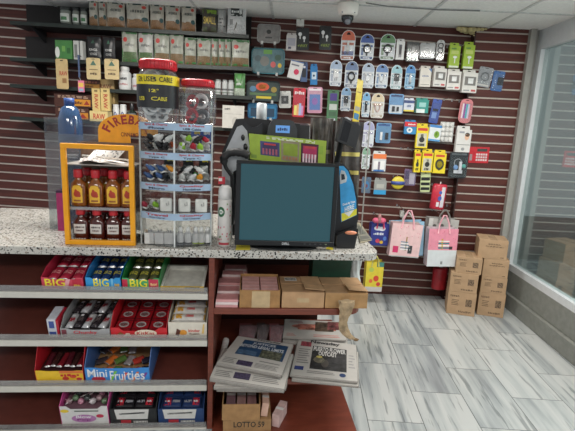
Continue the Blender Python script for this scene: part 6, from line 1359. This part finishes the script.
# bottom: LOTTO carton, open box on top, fallen slips
z = zB
t, u, W_, h_ = carton_c((222.8, 271, 419.5, -.03), z, .26, 'closed cardboard carton lettered LOTTO 59 on the bottom shelf', c=M((158, 122, 82), .8, var=.08)); 
b = MB(); b.text(flat(W_, h_, 0), 'LOTTO 59', .22, .86, .34, .82, M((50, 44, 40), .6), bold=.02); b.build('printing', t)
b = MB(); b.box(-W_/2, W_/2, .10, .15, h_-.003, h_-.002, TAPE); b.build('tape', t)
zz = z+h_
t, u, W_, h2 = carton_c((222, 260, 404.5, -.034), zz, .25, 'open shallow cardboard box holding slip packs on the LOTTO carton', openb=True, c=M((162, 124, 82), .8, var=.08))
for i in range(3):
    tt = cthing('slip_pack', f'pinkish slip pack inside the shallow open box, {nm[i]} from the left', 'paper slips', u+(i-1)*W_*.28, -.01, zz+.006); b = MB(); b.box(-W_*.12, W_*.12, 0, .19, 0, h2*.75, M([(120, 90, 96), (150, 116, 112), (136, 100, 100)][i], .6, var=.1)); b.build('pack', tt); b = MB(); b.box(-W_*.12, W_*.12, .08, .10, h2*.75, h2*.75+.001, M((190, 186, 180), .5)); b.build('paper_band', tt)
tt = cthing('slip_pack', 'pink slip pack lying on the LOTTO carton beside the shallow box', 'paper slips', u+W_/2+.022, -.01, zz+.003)
b = MB(); b.box(-.018, .016, 0, .14, 0, .075, M((206, 168, 150), .6, var=.06), X=Matrix.Rotation(.12, 4, 'Y')); b.build('pack', tt); b = MB(); b.box(-.019, .017, .05, .07, .074, .076, WHITE, X=Matrix.Rotation(.12, 4, 'Y')); b.build('paper_band', tt)
tt = cthing('slip_pack', 'pale pink slip sheets lying on the bottom shelf right of the carton', 'paper slips', u+W_/2+.085, -.0, z+.001, -.4)
b = MB(); b.box(-.02, .02, 0, .13, 0, .07, M((206, 176, 172), .6, var=.08)); b.build('pack', tt); b = MB(); b.box(-.021, .021, .05, .07, .07, .071, WHITE); b.build('paper_band', tt)

# ================================================================== RIGHT SIDE
def hbag(x0, y0, x1, y1, off, label, front, spec, side=(200, 170, 170), hcol=(220, 160, 170), hh=14, tiltd=0, depth=.09, group=None):
    A = Wp(x0, (y0+y1)/2, off); B = Wp(x1, (y0+y1)/2, off); w_ = (B-A).length; T = Wp((x0+x1)/2, y0, off); D_ = Wp((x0+x1)/2, y1, off); h_ = (T-D_).length
    t = thing('gift_bag', label, 'gift bag', D_, WYAW, group); t.rotation_euler = (0, math.radians(tiltd), WYAW)
    b = MB(); F = flat(w_, h_, 0)
    def Fb(u, v, e): return ((u-.5)*w_*(1+.02*v), -.004*math.sin(PI*u)*math.sin(PI*v)-e, v*h_)
    b.patch(Fb, 0, 1, 0, 1, M(front, .35, var=.04), nu=6, nv=6, e=0)
    for p in spec:
        prints(b, Fb, [p])
    b.build('front_panel', t)
    b = MB()
    for s_ in (-1, 1):
        x = s_*w_/2; b.add([(x, 0, 0), (x*.98, depth/2, 0), (x, depth, 0), (x*1.02, depth, h_), (x*.94, depth/2, h_*.98), (x*1.02, 0, h_)], [(0, 1, 4, 5), (1, 2, 3, 4)] if s_ > 0 else [(5, 4, 1, 0), (4, 3, 2, 1)], M(side, .4))
        b.build('gusset', t); b = MB()
    b = MB(); b.box(-w_/2, w_/2, depth-.001, depth, 0, h_, M(side, .4)); b.box(-w_/2, w_/2, .001, depth-.001, 0, .002, M(side, .4)); b.build('rear_panel', t)
    hz = hh/442*4
    b = MB(); b.tube([(-w_*.2, -.005, h_-.04), (-w_*.17, -.006, h_+hz*.4), (-w_*.05, 0, h_+hz), (w_*.03, 0, h_+hz), (w_*.15, -.006, h_+hz*.4), (w_*.2, -.005, h_-.04)], .0075, M(hcol, .6), 7); b.build('handle', t)
    top = t.matrix_basis @ Vector((-.01*0, 0, h_+hz)) if False else D_ + Vector((0, 0, h_+hz))
    hook(0, 0, off+.02, at_=Vector((top.x, top.y, top.z-.012)) + WN*(off))
    return t, w_, h_
def cake(u0, v0, s, cols=((226, 230, 230), (60, 130, 150), (50, 50, 52)), n=6):
    out = []
    for k in range(n): out.append(('r', u0, u0+s*(1-.06*k), v0+.045*k, v0+.045*k+.025, cols[1] if k % 2 else cols[0]))
    return out
dots = [('d', rnd(.06, .94), rnd(.55, .96), .012, .010, (206, 90, 120)) for _ in range(12)]
hbag(388.5, 224, 418.5, 257, .36, 'pale pink gift bag with a striped cake print, left one', (222, 186, 186), cake(.34, .22, .34) + [('r', .10, .28, .12, .32, (200, 50, 100)), ('r', .50, .54, .20, .62, (150, 120, 70)), ('r', .60, .74, .12, .36, (60, 60, 62)), ('r', 0, 1, 0, .03, (170, 170, 168))] + dots, tiltd=2.5, hh=13)
hbag(426.5, 229, 455, 266.5, .36, 'pink gift bag with a striped present print and white lower half, right one', (220, 140, 158), [('r', 0, 1, 0, .44, (206, 210, 212)), ('r', .34, .72, .48, .52, (50, 120, 130)), ('r', .34, .72, .54, .58, (226, 228, 220)), ('r', .34, .72, .60, .64, (50, 120, 130)), ('r', .34, .72, .66, .69, (226, 228, 220)), ('r', .44, .50, .46, .74, (196, 160, 50)), ('r', .72, .84, .46, .54, (60, 46, 50)), ('r', .46, .54, .06, .14, (130, 134, 136))] + dots, side=(206, 190, 196), tiltd=-1.5, hh=13)
hbag(391, 222, 423, 256, .25, 'pale blue and cream gift bag behind the left pink one', (190, 184, 176), [('r', .82, 1, 0, 1, (150, 190, 214))], side=(150, 190, 214), hcol=(196, 190, 186), hh=9, tiltd=-4)
hbag(424, 219, 453.5, 256, .22, 'grey and white gift bag with little faces behind the right pink one', (176, 172, 168), [('d', .2, .8, .06, .05, (90, 86, 84)), ('d', .45, .82, .06, .05, (90, 86, 84)), ('d', .75, .8, .06, .05, (110, 100, 98)), ('r', .0, .14, .0, 1, (200, 198, 194))], side=(160, 156, 152), hcol=(120, 116, 112), hh=9, tiltd=2)
hbag(370, 224, 387.5, 245.5, .30, 'small royal blue gift bag with white cloud writing', (44, 54, 130), [('d', .35, .8, .2, .1, (206, 210, 216)), ('d', .6, .78, .2, .1, (206, 210, 216)), ('t', '~happy', .15, .7, .48, .62, (210, 214, 222)), ('d', .4, .22, .12, .1, (196, 70, 90)), ('d', .62, .16, .1, .08, (214, 170, 60)), ('d', .8, .34, .1, .1, (80, 120, 190))], side=(40, 50, 120), hcol=(206, 70, 110), hh=6)
t, W_, H_ = pk_frame(374, 213.5, 384, 223.5, .335, 'gift_bow', 'pink ribbon bow over the small blue gift bag', 'bow', hk=False, yaw=0)
b = MB(); b.ball((-W_*.3, 0, H_*.3), (W_*.4, .02, H_*.28), M((206, 90, 120), .4), 10); b.ball((W_*.3, 0, H_*.3), (W_*.4, .02, H_*.28), M((206, 90, 120), .4), 10); b.build('loop', t); b = MB(); b.ball((0, -.005, H_*.5), (W_*.2, .02, H_*.5), M((170, 120, 120), .4), 8); b.build('knot', t)
hbag(364.5, 262, 381.5, 291.5, .30, 'small yellow gift bag with printed flowers and a white foot below the counter end', (216, 196, 60), [('r', 0, 1, 0, .16, (196, 190, 186)), ('d', .6, .45, .16, .1, (206, 70, 50)), ('d', .3, .36, .1, .07, (220, 110, 60)), ('d', .3, .74, .14, .08, (170, 190, 90)), ('d', .75, .26, .12, .07, (200, 60, 60)), ('r', .6, 1, .84, 1, (70, 130, 120))], side=(190, 170, 60), hcol=(176, 170, 90), hh=6)
# red extinguisher-like canister
t, W_, H_ = pk_frame(431, 267.5, 445.5, 288.5, .14, 'red_canister', 'plain red cylinder hanging below the right gift bag', 'canister', yaw=0)
b = MB(); b.lathe([(W_*.46, 0), (W_*.5, .01), (W_*.5, H_-.01), (W_*.46, H_)], M((150, 24, 36), .35), 24, 1, .8); b.build('body', t)
b = MB(); b.box(-.012, .012, -.01, .01, H_, H_+.02, M((170, 170, 168), .4)); b.build('hanger', t)
t, W_, H_ = pk_frame(400, 211, 403.5, 217, .03, 'price_clip', 'small white price clip in a groove above the gift bags', 'clip', hk=False, yaw=0)
b = MB(); b.box(-W_/2, W_/2, -.008, .03, 0, H_, M((196, 194, 188), .4)); b.build('clip_body', t); b = MB(); b.box(-W_/2, W_/2, -.02, -.008, 0, H_*.2, M((176, 174, 170), .4)); b.build('clip_lip', t)
# carton stack in the corner
CY = 3.66
def big(px0, px1, py0, py1, label, Y, z0=None, spec=True, c=None):
    a = Yp(px0, (py0+py1)/2, Y); b_ = Yp(px1, (py0+py1)/2, Y); zt = Yp((px0+px1)/2, py0, Y).z; zb = Yp((px0+px1)/2, py1, Y).z if z0 is None else z0
    W_ = (b_.x-a.x)*.97; H_ = zt-zb; d = .22
    t = thing('shipping_carton', label, 'box', ((a.x+b_.x)/2, Y, zb), -.27)
    m = M(c or (170, 140, 108), .8, var=.05, scale=14)
    b0 = MB(); b0.box(-W_/2, W_/2, 0, d, 0, H_-.0005, m)
    b = MB(); b.box(-.03, .03, 0, d, H_-.0006, H_+.0002, M((186, 158, 124), .25, coat=.3)); b.build('tape', t)
    F = flat(W_, H_, 0); DK = M((96, 78, 60), .7)
    b = b0
    if spec:
        b.text(F, '~12 CT  BOX', .08, .40, .78, .86, DK); lines(b, F, .14, .40, .42, .70, 4, (112, 92, 70)); b.patch(F, .64, .86, .40, .72, M((112, 92, 72), .7, var=.5, scale=120), nu=2, nv=2, e=.001)
        b.text(F, '~THIS SIDE UP', .42, .86, .12, .20, DK)
    else:
        b.text(F, '~KEEP DRY', .32, .74, .74, .80, DK); b.text(F, '~HANDLE WITH CARE', .24, .84, .62, .68, DK); b.text(F, '~24', .78, .9, .08, .15, DK)
    b.build('body', t, bevel=.003)
    return zt
zf = big(448, 475.5, 292.5, 309, 'brown shipping carton on the floor, bottom of the left stack', CY, .0)
zf2 = big(450.5, 477.5, 273.5, 290, 'brown shipping carton in the middle of the left stack of three', CY, zf)
big(456.5, 481.5, 257.5, 274, 'brown shipping carton with label block, top of the left stack', CY, zf2)
ZR = big(479, 504.5, 293.5, 309, 'brown shipping carton on the floor, bottom of the right stack of four', CY+.0, 0)
ZR2 = big(481.5, 506, 277.5, 293, 'brown shipping carton second from the floor in the right stack', CY, ZR)
ZR3 = big(483.5, 508, 259.5, 277, 'brown shipping carton with large blank face, second from the top in the right stack', CY, ZR2, False)
big(479, 507, 240, 259, 'brown shipping carton on the very top of the right stack', CY+.01, ZR3, False)
